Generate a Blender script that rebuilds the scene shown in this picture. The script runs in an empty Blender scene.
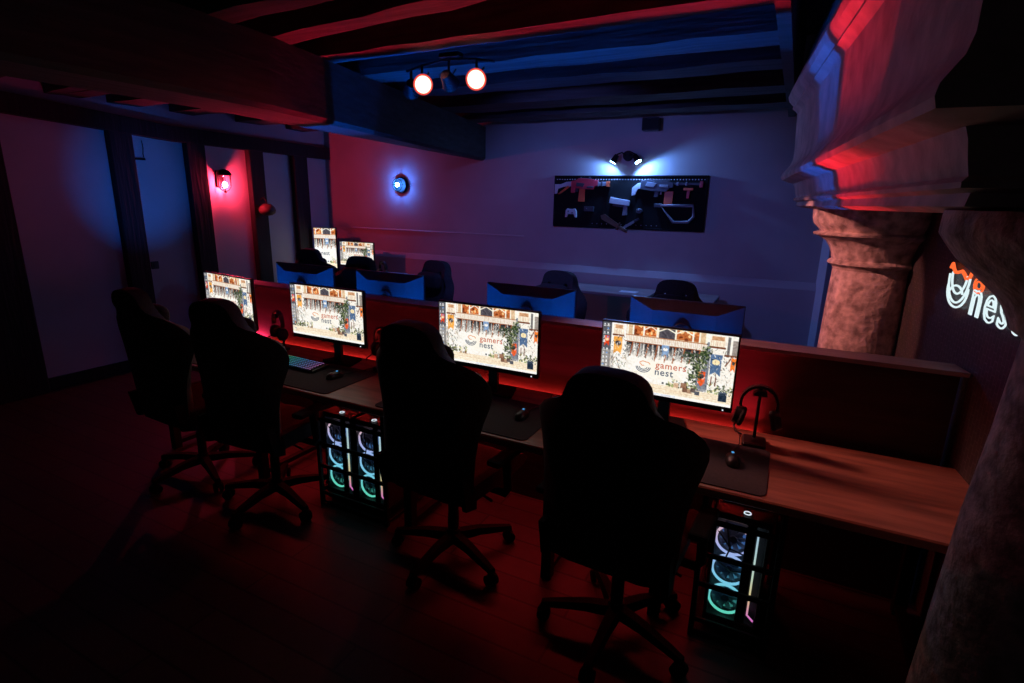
import bpy, bmesh, math, random
import numpy as np
from mathutils import Vector, Matrix
random.seed(7)
C = bpy.context.scene.collection
PI = math.pi
R = math.radians

# ------------------------------------------------------------------ materials
def srgb(*c):
    o = []
    for v in c:
        v = v / 255.0
        o.append(v / 12.92 if v <= 0.04045 else ((v + 0.055) / 1.055) ** 2.4)
    return tuple(o)

def mat(name, col, rough=0.6, metal=0.0, vary=0.0, scale=8.0, bump=0.0, spec=0.5, stretch=None, emit=None, strength=0.0, coat=0.0):
    m = bpy.data.materials.new(name); m.use_nodes = True
    nt = m.node_tree; b = nt.nodes['Principled BSDF']
    b.inputs['Base Color'].default_value = (*col, 1)
    b.inputs['Roughness'].default_value = rough
    b.inputs['Metallic'].default_value = metal
    b.inputs['Specular IOR Level'].default_value = spec
    if coat:
        b.inputs['Coat Weight'].default_value = coat
    if emit:
        b.inputs['Emission Color'].default_value = (*emit, 1)
        b.inputs['Emission Strength'].default_value = strength
    if vary or bump:
        tc = nt.nodes.new('ShaderNodeTexCoord'); mp = nt.nodes.new('ShaderNodeMapping')
        nz = nt.nodes.new('ShaderNodeTexNoise'); nz.inputs['Scale'].default_value = scale
        nz.inputs['Detail'].default_value = 6
        if stretch: mp.inputs['Scale'].default_value = stretch
        nt.links.new(tc.outputs['Object'], mp.inputs['Vector'])
        nt.links.new(mp.outputs['Vector'], nz.inputs['Vector'])
        if vary:
            rp = nt.nodes.new('ShaderNodeValToRGB')
            rp.color_ramp.elements[0].position = 0.3; rp.color_ramp.elements[1].position = 0.7
            rp.color_ramp.elements[0].color = (*[max(0, c * (1 - vary)) for c in col], 1)
            rp.color_ramp.elements[1].color = (*[min(1, c * (1 + vary)) for c in col], 1)
            nt.links.new(nz.outputs['Fac'], rp.inputs['Fac'])
            nt.links.new(rp.outputs['Color'], b.inputs['Base Color'])
        if bump:
            bp = nt.nodes.new('ShaderNodeBump'); bp.inputs['Strength'].default_value = bump
            bp.inputs['Distance'].default_value = 0.02
            nt.links.new(nz.outputs['Fac'], bp.inputs['Height'])
            nt.links.new(bp.outputs['Normal'], b.inputs['Normal'])
    return m

def emis(name, col, strength):
    m = bpy.data.materials.new(name); m.use_nodes = True
    nt = m.node_tree; nt.nodes.clear()
    e = nt.nodes.new('ShaderNodeEmission'); o = nt.nodes.new('ShaderNodeOutputMaterial')
    e.inputs['Color'].default_value = (*col, 1); e.inputs['Strength'].default_value = strength
    nt.links.new(e.outputs[0], o.inputs['Surface'])
    return m

def clear_glass(name, tint=(1, 1, 1), gloss=0.08):
    m = bpy.data.materials.new(name); m.use_nodes = True
    nt = m.node_tree; nt.nodes.clear()
    t = nt.nodes.new('ShaderNodeBsdfTransparent'); t.inputs['Color'].default_value = (*tint, 1)
    g = nt.nodes.new('ShaderNodeBsdfGlossy'); g.inputs['Roughness'].default_value = 0.05
    mx = nt.nodes.new('ShaderNodeMixShader'); mx.inputs['Fac'].default_value = gloss
    o = nt.nodes.new('ShaderNodeOutputMaterial')
    nt.links.new(t.outputs[0], mx.inputs[1]); nt.links.new(g.outputs[0], mx.inputs[2])
    nt.links.new(mx.outputs[0], o.inputs['Surface'])
    return m

def lit_glass(name, col, strength):
    m = bpy.data.materials.new(name); m.use_nodes = True
    nt = m.node_tree; nt.nodes.clear()
    t = nt.nodes.new('ShaderNodeBsdfTransparent'); e = nt.nodes.new('ShaderNodeEmission')
    e.inputs['Color'].default_value = (*col, 1); e.inputs['Strength'].default_value = strength
    a = nt.nodes.new('ShaderNodeAddShader'); o = nt.nodes.new('ShaderNodeOutputMaterial')
    nt.links.new(t.outputs[0], a.inputs[0]); nt.links.new(e.outputs[0], a.inputs[1]); nt.links.new(a.outputs[0], o.inputs['Surface'])
    return m

def brick_mat(name, c1, c2, mortar, scale, rough, bump, swap=None, bw=0.5, rh=0.25, ms=0.02, dirscale=(1, 1, 1), rot=(0, 0, 0)):
    m = bpy.data.materials.new(name); m.use_nodes = True
    nt = m.node_tree; b = nt.nodes['Principled BSDF']
    tc = nt.nodes.new('ShaderNodeTexCoord'); mp = nt.nodes.new('ShaderNodeMapping')
    mp.inputs['Rotation'].default_value = rot; mp.inputs['Scale'].default_value = dirscale
    br = nt.nodes.new('ShaderNodeTexBrick')
    br.inputs['Color1'].default_value = (*c1, 1); br.inputs['Color2'].default_value = (*c2, 1)
    br.inputs['Mortar'].default_value = (*mortar, 1); br.inputs['Scale'].default_value = scale
    br.inputs['Mortar Size'].default_value = ms; br.inputs['Brick Width'].default_value = bw; br.inputs['Row Height'].default_value = rh
    nz = nt.nodes.new('ShaderNodeTexNoise'); nz.inputs['Scale'].default_value = 14; nz.inputs['Detail'].default_value = 5
    mx = nt.nodes.new('ShaderNodeMixRGB'); mx.blend_type = 'MULTIPLY'; mx.inputs['Fac'].default_value = 0.6
    nt.links.new(tc.outputs['Object'], mp.inputs['Vector']); nt.links.new(mp.outputs['Vector'], br.inputs['Vector'])
    nt.links.new(tc.outputs['Object'], nz.inputs['Vector'])
    nt.links.new(br.outputs['Color'], mx.inputs[1]); nt.links.new(nz.outputs['Color'], mx.inputs[2])
    nt.links.new(mx.outputs[0], b.inputs['Base Color'])
    b.inputs['Roughness'].default_value = rough
    bp = nt.nodes.new('ShaderNodeBump'); bp.inputs['Strength'].default_value = bump; bp.inputs['Distance'].default_value = 0.015; bp.invert = True
    nt.links.new(br.outputs['Fac'], bp.inputs['Height']); nt.links.new(bp.outputs['Normal'], b.inputs['Normal'])
    return m

M = {}
M['plaster'] = mat('plaster', (0.50, 0.475, 0.47), 0.85, vary=0.06, scale=2.5, bump=0.08)
M['plaster_dado'] = mat('plaster_dado', (0.50, 0.475, 0.47), 0.55, vary=0.05, scale=3, bump=0.05)
M['ceiling_board'] = mat('ceiling_board', (0.055, 0.04, 0.035), 0.8, vary=0.4, scale=6, stretch=(0.4, 6, 1), bump=0.2)
M['oak'] = mat('old_oak', (0.055, 0.05, 0.05), 0.75, vary=0.45, scale=5, stretch=(0.5, 6, 6), bump=0.35)
M['oak_beam'] = mat('old_oak_beam', (0.030, 0.028, 0.028), 0.75, vary=0.45, scale=5, stretch=(6, 0.5, 6), bump=0.35)
M['oak_post'] = mat('old_oak_post', (0.014, 0.011, 0.010), 0.8, vary=0.4, scale=5, stretch=(6, 6, 0.5), bump=0.35)
M['stone'] = mat('stone', (0.44, 0.36, 0.32), 0.85, vary=0.55, scale=19, bump=0.7)
M['stone_lintel'] = mat('stone_lintel', (0.58, 0.50, 0.46), 0.8, vary=0.25, scale=9, bump=0.4)
M['hearth_brick'] = brick_mat('hearth_brick', (0.06, 0.05, 0.05), (0.04, 0.035, 0.035), (0.11, 0.1, 0.1), 9, 0.55, 0.8, rot=(0, R(90), 0))
M['floor'] = brick_mat('floor_planks', (0.075, 0.05, 0.045), (0.055, 0.037, 0.033), (0.015, 0.01, 0.01), 1.0, 0.5, 0.25, bw=1.4, rh=0.14, ms=0.006)
M['desk_wood'] = mat('desk_wood', (0.30, 0.135, 0.085), 0.42, vary=0.35, scale=3.2, stretch=(1.0, 9, 9), bump=0.05)
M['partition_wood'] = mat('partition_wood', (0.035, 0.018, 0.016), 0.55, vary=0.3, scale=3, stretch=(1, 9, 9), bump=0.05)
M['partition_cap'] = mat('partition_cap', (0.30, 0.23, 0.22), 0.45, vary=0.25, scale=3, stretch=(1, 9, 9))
M['chair_fabric'] = mat('chair_fabric', (0.017, 0.0165, 0.016), 0.85, vary=0.3, scale=60, bump=0.1)
M['chair_plastic'] = mat('chair_plastic', (0.006, 0.006, 0.006), 0.8, spec=0.15)
M['pillow'] = mat('pillow_fabric', (0.02, 0.019, 0.018), 0.9, vary=0.2, scale=50, bump=0.1)
M['black_plastic'] = mat('black_plastic', (0.014, 0.014, 0.015), 0.4)
M['monitor_back'] = mat('monitor_back', (0.06, 0.063, 0.07), 0.5, vary=0.1, scale=30)
M['bezel'] = mat('bezel', (0.006, 0.006, 0.007), 0.35)
M['mat_cloth'] = mat('mousepad_cloth', (0.03, 0.027, 0.03), 0.95, vary=0.25, scale=90)
M['black_metal'] = mat('black_metal', (0.006, 0.006, 0.007), 0.6, spec=0.25)
M['grey_metal'] = mat('grey_metal', (0.25, 0.25, 0.26), 0.3, metal=0.9)
M['case_black'] = mat('pc_case', (0.03, 0.028, 0.03), 0.4)
M['case_red'] = mat('pc_upper_panel', (0.16, 0.018, 0.02), 0.3, vary=0.2, scale=12)
M['pegboard'] = mat('pegboard_black', (0.007, 0.007, 0.008), 0.85, spec=0.2)
M['white_plastic'] = mat('white_plastic', (0.62, 0.62, 0.64), 0.4)
M['grey_plastic'] = mat('grey_plastic', (0.22, 0.22, 0.24), 0.4)
M['dark_grey_plastic'] = mat('dark_grey_plastic', (0.045, 0.045, 0.055), 0.45)
M['orange_plastic'] = mat('orange_plastic', (0.85, 0.13, 0.04), 0.4)
M['red_plastic'] = mat('red_plastic', (0.60, 0.035, 0.06), 0.4)
M['brown_wood'] = mat('brown_wood', (0.11, 0.05, 0.03), 0.6, vary=0.3, scale=12)
M['paper'] = mat('paper', (0.75, 0.75, 0.75), 0.8, vary=0.03, scale=20)
M['glass_dome'] = clear_glass('glass_dome', (0.95, 0.95, 0.95), 0.06)
M['pane'] = clear_glass('case_pane', (0.80, 0.80, 0.82), 0.05)
M['bulb_red'] = emis('bulb_red', (1.0, 0.035, 0.085), 1050)
M['bulb_blue'] = emis('bulb_blue', (0.05, 0.20, 1.0), 330)
M['glass_lit_blue'] = lit_glass('glass_lit_blue', (0.02, 0.20, 0.62), 0.75)
M['bulb_cyan'] = emis('bulb_cyan', (0.30, 0.58, 1.0), 60)
M['spot_red'] = emis('spot_red', (1.0, 0.30, 0.22), 5)
M['rim_glow_red'] = emis('rim_glow_red', (1.0, 0.09, 0.07), 0.75)
M['led_red'] = emis('led_red', (1.0, 0.03, 0.025), 26)
M['neon_white'] = emis('neon_white', (0.80, 0.97, 1.0), 0.95)
M['neon_orange'] = emis('neon_orange', (1.0, 0.14, 0.035), 1.15)
M['white_led'] = emis('white_led', (0.8, 0.9, 1.0), 0.9)
M['cyan_led'] = emis('cyan_led', (0.10, 0.45, 0.9), 0.8)
M['red_dot'] = emis('red_dot', (1.0, 0.02, 0.03), 0.8)

def rainbow(name, stops, strength, axis='Z', lo=0.0, hi=1.0):
    """emission whose hue runs along one object axis (addressable LEDs, and the glow painted behind fan blades)"""
    m = bpy.data.materials.new(name); m.use_nodes = True
    nt = m.node_tree; nt.nodes.clear()
    tc = nt.nodes.new('ShaderNodeTexCoord'); sp = nt.nodes.new('ShaderNodeSeparateXYZ')
    mr = nt.nodes.new('ShaderNodeMapRange'); rp = nt.nodes.new('ShaderNodeValToRGB')
    mr.inputs['From Min'].default_value = lo; mr.inputs['From Max'].default_value = hi
    e = nt.nodes.new('ShaderNodeEmission'); o = nt.nodes.new('ShaderNodeOutputMaterial')
    nt.links.new(tc.outputs['Object'], sp.inputs[0]); nt.links.new(sp.outputs[axis], mr.inputs['Value'])
    nt.links.new(mr.outputs[0], rp.inputs['Fac']); nt.links.new(rp.outputs[0], e.inputs['Color'])
    el = rp.color_ramp.elements
    for i, (p, c) in enumerate(stops):
        x = el[i] if i < 2 else el.new(p)
        x.position = p; x.color = (*c, 1)
    e.inputs['Strength'].default_value = strength
    nt.links.new(e.outputs[0], o.inputs['Surface'])
    return m
M['led_bar'] = rainbow('led_bar', [(0, (1, .25, .75)), (1, (.55, .85, 1)), (0.25, (1, .75, .3)), (0.5, (.75, 1, .75))], 1.1, 'Z', 0.1, 0.5)
M['fan_ring'] = rainbow('fan_ring', [(0, (.15, .85, .6)), (1, (1, .6, .5)), (0.35, (.25, .75, 1)), (0.7, (.45, .55, 1))], 1.3, 'Z', 0.10, 0.52)
M['fan_blade'] = mat('fan_blade', (0.12, 0.15, 0.22), 0.35)
M['fan_glow'] = rainbow('fan_glow', [(0, (.03, .22, .16)), (1, (.05, .10, .35)), (0.5, (.04, .16, .30))], 1.3, 'Z', 0.10, 0.52)
M['key_light'] = rainbow('key_light', [(0, (.75, .75, .1)), (1, (.9, .25, .7)), (0.25, (.1, .8, .45)), (0.55, (.1, .5, .9)), (0.8, (.35, .35, .95))], 0.6, 'X', -0.22, 0.22)
M['key_light_cyan'] = rainbow('key_light_cyan', [(0, (.1, .75, .6)), (1, (.1, .45, .9))], 0.5, 'X', -0.22, 0.22)

# ------------------------------------------------------------------ mesh helpers
def new_bm():
    return bmesh.new()

def box(bm, x0, x1, y0, y1, z0, z1, bev=0.0, rot=None, seg=1):
    r = bmesh.ops.create_cube(bm, size=1.0)
    vs = r['verts']
    T = Matrix.Translation(((x0 + x1) / 2, (y0 + y1) / 2, (z0 + z1) / 2))
    S = Matrix.Diagonal((abs(x1 - x0), abs(y1 - y0), abs(z1 - z0), 1))
    bmesh.ops.transform(bm, matrix=T @ (rot.to_4x4() if rot else Matrix()) @ S, verts=vs)
    if bev:
        es = {e for v in vs for e in v.link_edges}
        bmesh.ops.bevel(bm, geom=list(es), offset=bev, segments=seg, affect='EDGES', profile=0.6)
    return bm

def cyl(bm, p0, p1, r0, r1=None, n=16, caps=True):
    r1 = r0 if r1 is None else r1
    p0, p1 = Vector(p0), Vector(p1)
    d = p1 - p0
    q = Vector((0, 0, 1)).rotation_difference(d.normalized()).to_matrix().to_4x4()
    r = bmesh.ops.create_cone(bm, cap_ends=caps, cap_tris=False, segments=n, radius1=r0, radius2=r1, depth=d.length)
    bmesh.ops.transform(bm, matrix=Matrix.Translation((p0 + p1) / 2) @ q, verts=r['verts'])
    return bm

def sphere(bm, c, r, sx=1, sy=1, sz=1, u=18, v=10):
    g = bmesh.ops.create_uvsphere(bm, u_segments=u, v_segments=v, radius=r)
    bmesh.ops.transform(bm, matrix=Matrix.Translation(c) @ Matrix.Diagonal((sx, sy, sz, 1)), verts=g['verts'])
    return bm

def tube(bm, pts, r, n=8, closed=False):
    """tube swept along a polyline; r is a number or one radius per point"""
    P = [Vector(p) for p in pts]; k = len(P)
    rs = r if isinstance(r, (list, tuple)) else [r] * k
    rings = []; up = None
    for i in range(k):
        a = P[(i - 1) % k] if (closed or i > 0) else P[i]
        b = P[(i + 1) % k] if (closed or i < k - 1) else P[i]
        t = (b - a).normalized()
        if up is None:
            up = Vector((0, 0, 1)) if abs(t.z) < 0.9 else Vector((1, 0, 0))
        s = t.cross(up).normalized(); up = s.cross(t).normalized()
        rings.append([bm.verts.new(P[i] + rs[i] * (math.cos(2 * PI * j / n) * s + math.sin(2 * PI * j / n) * up)) for j in range(n)])
    m = k if closed else k - 1
    for i in range(m):
        A, B = rings[i], rings[(i + 1) % k]
        for j in range(n):
            bm.faces.new((A[j], A[(j + 1) % n], B[(j + 1) % n], B[j]))
    if not closed:
        bm.faces.new(list(reversed(rings[0]))); bm.faces.new(rings[-1])
    return bm

def lathe(bm, prof, c=(0, 0), n=40, a0=0.0, a1=2 * PI):
    full = abs(a1 - a0 - 2 * PI) < 1e-6
    rings = []
    m = n if full else n + 1
    for r, z in prof:
        rings.append([bm.verts.new((c[0] + r * math.cos(a0 + (a1 - a0) * j / n), c[1] + r * math.sin(a0 + (a1 - a0) * j / n), z)) for j in range(m)])
    for i in range(len(prof) - 1):
        for j in range(n):
            k = (j + 1) % m
            bm.faces.new((rings[i][j], rings[i][k], rings[i + 1][k], rings[i + 1][j]))
    if full:
        bm.faces.new(list(reversed(rings[0]))); bm.faces.new(rings[-1])
    return bm

def prism(bm, pts, axis, a, b):
    """closed outline in a plane, extruded from a to b along axis ('x','y','z')"""
    def mk(u, v, w):
        return {'x': (w, u, v), 'y': (u, w, v), 'z': (u, v, w)}[axis]
    A = [bm.verts.new(mk(u, v, a)) for u, v in pts]; B = [bm.verts.new(mk(u, v, b)) for u, v in pts]
    n = len(pts)
    bm.faces.new(A); bm.faces.new(list(reversed(B)))
    for i in range(n):
        bm.faces.new((A[i], B[i], B[(i + 1) % n], A[(i + 1) % n]))
    return bm

def xf(bm, mtx):
    bmesh.ops.transform(bm, matrix=mtx, verts=bm.verts[:])
    return bm

def obj(name, bm, m, parent=None, smooth=False, label=None):
    bmesh.ops.recalc_face_normals(bm, faces=bm.faces[:])
    me = bpy.data.meshes.new(name); bm.to_mesh(me); bm.free()
    me.materials.append(M[m] if isinstance(m, str) else m)
    if smooth:
        for p in me.polygons: p.use_smooth = True
    o = bpy.data.objects.new(name, me); C.objects.link(o)
    if parent: o.parent = parent
    if label: o['label'] = label
    return o

def autosmooth(o, ang=40):
    for p in o.data.polygons: p.use_smooth = True
    try:
        o.data.set_sharp_from_angle(angle=R(ang))
    except Exception:
        pass
    return o

def tag(o, label, cat, group=None):
    o['label'] = label; o['category'] = cat
    if group: o['group'] = group
    return o

def thing(name, label, cat, loc=(0, 0, 0), rotz=0.0, group=None):
    o = bpy.data.objects.new(name, None); C.objects.link(o)
    o.location = loc; o.rotation_euler = (0, 0, rotz); o.empty_display_size = 0.1
    return tag(o, label, cat, group)

def struct(name, bm, m, label=None):
    o = obj(name, bm, m); o['kind'] = 'structure'
    if label: o['label'] = label
    return o

def dup(root, label, loc, rotz=0.0, group=None):
    def cp(o, par):
        c = o.copy(); C.objects.link(c); c.parent = par
        for ch in kids.get(o.name, ()): cp(ch, c)
        return c
    kids = {}
    for o in list(bpy.data.objects):
        if o.parent: kids.setdefault(o.parent.name, []).append(o)
    r = cp(root, None)
    r.location = loc; r.rotation_euler = (0, 0, rotz); r['label'] = label
    if group: r['group'] = group
    return r

# ------------------------------------------------------------------ the room
YB = 6.0; XL = -6.05
b = new_bm(); box(b, -6.4, 1.6, -2.5, 6.3, -0.1, 0.0); struct('floor', b, 'floor')
b = new_bm(); box(b, -6.4, -0.14, -1.0, 6.3, 2.86, 2.95); box(b, -0.20, -0.14, -1.0, 6.3, 2.62, 3.35); box(b, -0.2, 1.6, -1.0, 6.3, 3.3, 3.4); struct('ceiling', b, 'ceiling_board')
b = new_bm(); box(b, XL, 0.7, YB, YB + 0.2, 0, 3.3); struct('wall_back', b, 'plaster')
b = new_bm(); box(b, XL - 0.2, XL, 0.6, YB + 0.2, 0, 2.86); struct('wall_left', b, 'plaster')
# right wall: brick hearth wall, turned about four degrees
ang = math.atan(0.107)
b = new_bm(); box(b, 0.0, 0.2, -3.0, 3.35, 0, 3.3)
o = struct('wall_right', b, 'hearth_brick'); o.location = (0.73, 2.85, 0); o.rotation_euler = (0, 0, ang)

# sloped dado cap that runs along the back wall
b = new_bm(); prism(b, [(YB, 0.0), (5.968, 0.0), (5.968, 1.03), (5.99, 1.10), (YB, 1.10)], 'x', XL, 0.25); struct('trim_1', b, 'plaster_dado')
b = new_bm(); prism(b, [(YB, 1.395), (5.992, 1.395), (5.992, 1.402), (YB, 1.41)], 'x', -5.6, -2.9); struct('trim_2', b, 'plaster_dado')
# pale upright casing at the right end of the back wall
b = new_bm(); prism(b, [(.24, 5.995), (.30, 5.80), (.36, 5.82), (.31, 6.0)], 'z', 0, 1.95); struct('trim_3', b, 'white_plastic')
b = new_bm(); box(b, XL, XL + 0.02, 0.6, 6.0, 0, 0.115, 0.004); struct('baseboard_left', b, 'oak_post')

# timber frame on the left wall
def post(y0, y1, name):
    b = new_bm(); box(b, XL, XL + 0.085, y0, y1, 0, 2.42, 0.008); struct(name, b, 'oak_post')
post(3.17, 3.385, 'trim_4'); post(3.93, 4.145, 'trim_5'); post(4.70, 4.905, 'trim_6'); post(5.37, 5.60, 'trim_7'); post(1.95, 2.33, 'trim_8')
b = new_bm(); A = []
prism(b, [(0.6, 2.475), (2.4, 2.435), (3.8, 2.35), (6.0, 2.32), (6.0, 2.475), (3.8, 2.50), (2.4, 2.60), (0.6, 2.64)], 'x', XL, XL + 0.10); struct('trim_9', b, 'oak_post')

# ceiling joists (run left to right) and the big beam that carries them
def joist(y0, y1, sk=0.0, z0=2.65, nm='ceiling_joist'):
    b = new_bm()
    n = 26; xs = [-6.05 + (6.05 - 0.17) * i / n for i in range(n + 1)]
    rr = random.Random(int(y0 * 1000))
    rings = []
    for x in xs:
        s = sk * (x + 1.5)
        j = [rr.uniform(-0.006, 0.006) for _ in range(4)]
        rings.append([b.verts.new(p) for p in ((x, y0 + s + j[0], z0 + j[1]), (x, y1 + s + j[2], z0 + j[3]), (x, y1 + s + j[2], 2.87), (x, y0 + s + j[0], 2.87))])
    for A_, B_ in zip(rings, rings[1:]):
        for k in range(4): b.faces.new((A_[k], A_[(k + 1) % 4], B_[(k + 1) % 4], B_[k]))
    b.faces.new(rings[0]); b.faces.new(list(reversed(rings[-1])))
    o = struct(nm, b, 'oak'); return o
for (y0, y1, sk) in [(0.70, 0.95, 0), (1.28, 1.50, 0), (1.86, 2.01, -0.06), (2.19, 2.335, -0.12), (2.71, 2.88, -0.03), (3.24, 3.53, 0.0), (3.84, 4.11, 0.0), (4.62, 4.97, 0.0), (5.36, 5.63, 0.0)]:
    joist(y0, y1, sk)
b = new_bm()
ys = [0.2, 1.0, 1.95, 2.3, 2.6, 3.2, 4.05, 5.1, 5.95, 6.0]
rings = []
for i, y in enumerate(ys):
    t = max(0, min(1, (y - 2.2) / 3.8))
    xr = -2.66 - 0.78 * t; xl = -3.07 - 0.47 * t
    zt = 2.655
    rings.append([b.verts.new(p) for p in ((xl, y, 2.30), (xl + 0.03, y, 2.275), (xr - 0.03, y, 2.275), (xr, y, 2.30), (xr, y, zt), (xl, y, zt))])
for A_, B_ in zip(rings, rings[1:]):
    for k in range(6): b.faces.new((A_[k], A_[(k + 1) % 6], B_[(k + 1) % 6], B_[k]))
b.faces.new(rings[0]); b.faces.new(list(reversed(rings[-1])))
struct('ceiling_beam', b, 'oak_beam')

# ------------------------------------------------------------------ stone fireplace on the right
fire = thing('stone_fireplace', 'tall carved stone fireplace with a moulded mantel carried on two columns', 'fireplace', (0.0, 0.0, 0))
def col_bm(c, prof):
    b = new_bm(); lathe(b, prof, c, 48); return b
def scl(pr, k, c0): return [(r * k, 1.81 + (z - 1.81) * k if z > 0.9 else z) for r, z in pr]
K = 1.29
far_cap = [(0.150, 1.50), (0.166, 1.539), (0.188, 1.553), (0.188, 1.562), (0.172, 1.575), (0.178, 1.60), (0.190, 1.63), (0.206, 1.655), (0.236, 1.675), (0.265, 1.686), (0.268, 1.694), (0.24, 1.704), (0.248, 1.715), (0.272, 1.738), (0.280, 1.765), (0.283, 1.805)]
o = obj('column_shaft', col_bm((0.444, 4.0), [(0.30, 0), (0.30, 0.10), (0.275, 0.14), (0.25, 0.2), (0.226, 0.24), (0.222, 0.7), (0.214, 1.20), (0.206, 1.49)]), 'stone', fire, True)
o = obj('column_capital', col_bm((0.444, 4.0), scl(far_cap, K, 0)), 'stone', fire); autosmooth(o, 35)
near_cap = [(0.17, 1.50), (0.180, 1.535), (0.207, 1.555), (0.215, 1.578), (0.229, 1.606), (0.245, 1.628), (0.26, 1.642), (0.283, 1.663), (0.305, 1.685), (0.327, 1.704), (0.351, 1.735), (0.368, 1.76), (0.368, 1.783), (0.366, 1.81)]
o = obj('column_shaft', col_bm((0.66, 1.55), [(0.31, 0), (0.31, 0.10), (0.28, 0.14), (0.245, 0.25), (0.231, 0.53), (0.208, 1.08), (0.191, 1.30), (0.178, 1.535)]), 'stone', fire, True)
o = obj('column_capital', col_bm((0.66, 1.55), near_cap), 'stone', fire); autosmooth(o, 35)
# mantel: profile (how far it stands out, height) swept along the front and round the near corner
prof = [(-0.20, 3.32), (-0.128, 3.106), (-0.08, 3.02), (-0.037, 2.942), (0.005, 2.80), (0.030, 2.70), (0.055, 2.62), (0.078, 2.56), (0.084, 2.535), (0.074, 2.505), (0.044, 2.476), (0.048, 2.458), (0.026, 2.442), (0.014, 2.425),
        (0.0, 2.19), (0.003, 2.13), (0.014, 2.09), (0.036, 2.06), (0.056, 2.035), (0.063, 2.012), (0.056, 1.992), (0.024, 1.982), (0.014, 1.976), (-0.020, 1.968), (-0.032, 1.946), (-0.040, 1.905), (-0.050, 1.877),
        (-0.036, 1.866), (-0.038, 1.854), (-0.064, 1.845), (-0.058, 1.818), (-0.115, 1.803), (-0.62, 1.803)]
d0 = Vector((0.107, -1)).normalized(); n0 = Vector((-1, -0.107)).normalized()
d1 = Vector((1, 0.107)).normalized(); n1 = Vector((0.107, -1)).normalized()
LL = 3.098
Pf = Vector((-0.08, 4.46)); Pc = Pf + d0 * LL
mit = (n0 + n1) / (1 + n0.dot(n1))
b = new_bm()
secs = []
N = 24
for i in range(N + 1):
    P = Pf + d0 * (LL * i / N)
    off = n0 if i < N else mit
    rr = random.Random(i)
    secs.append([b.verts.new((*(P + off * (o_ + rr.uniform(-0.002, 0.002))), z)) for o_, z in prof])
secs.append([b.verts.new((*(Pc + d1 * 1.2 + n1 * (o_ if o_ > -0.5 else -0.62)), z)) for o_, z in prof])
for A_, B_ in zip(secs, secs[1:]):
    for k in range(len(prof) - 1): b.faces.new((A_[k], A_[k + 1], B_[k + 1], B_[k]))
b.faces.new(secs[0])
o = obj('mantel', b, 'stone_lintel', fire); autosmooth(o, 28)

# ------------------------------------------------------------------ the long front desk, the screen panel behind it, the back desk
desk = thing('worktop_desk', 'long dark red-brown plank desk holding the four lit monitors', 'desk', (-1.6, 2.43, 0))
b = new_bm(); box(b, -2.35, 2.385, -0.36, 0.335, 0.70, 0.74, 0.006)
obj('desk_top', b, 'desk_wood', desk)
for x in (-2.25, -1.32, -0.12, 0.72, 1.25, 2.25):
    b = new_bm(); box(b, x - 0.025, x + 0.025, -0.27, -0.22, 0, 0.70); box(b, x - 0.025, x + 0.025, 0.27, 0.32, 0, 0.70)
    box(b, x - 0.02, x + 0.02, -0.22, 0.27, 0.64, 0.69); box(b, x - 0.02, x + 0.02, -0.22, 0.27, 0.03, 0.06)
    obj('leg_frame', b, 'black_metal', desk)
part = thing('desk_partition', 'long wooden panel rising behind the front desk, bare board with a flat cap', 'partition', (-1.6, 2.87, 0))
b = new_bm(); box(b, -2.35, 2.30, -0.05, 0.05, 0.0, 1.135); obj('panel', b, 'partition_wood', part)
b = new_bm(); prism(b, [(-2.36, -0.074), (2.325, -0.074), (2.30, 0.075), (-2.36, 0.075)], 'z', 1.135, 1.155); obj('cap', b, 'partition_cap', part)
strip = obj('light_strip', tube(new_bm(), [(-3.9, 2.797, 0.700), (-0.03, 2.797, 0.700)], 0.008, 8), 'led_red')
tag(strip, 'red glowing light strip along the rear edge of the front desk', 'light strip')
bdesk = thing('worktop_desk', 'desk on the far side of the wooden panel, under the dark monitor backs', 'desk', (-1.6, 3.30, 0))
b = new_bm(); box(b, -2.35, 2.2, -0.355, 0.355, 0.70, 0.74, 0.006); obj('desk_top', b, 'desk_wood', bdesk)
for x in (-2.2, -0.7, 0.7, 2.05):
    b = new_bm(); box(b, x - 0.025, x + 0.025, -0.3, -0.25, 0, 0.70); box(b, x - 0.025, x + 0.025, 0.25, 0.3, 0, 0.70); box(b, x - 0.02, x + 0.02, -0.25, 0.25, 0.64, 0.69)
    obj('leg_frame', b, 'black_metal', bdesk)

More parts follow.
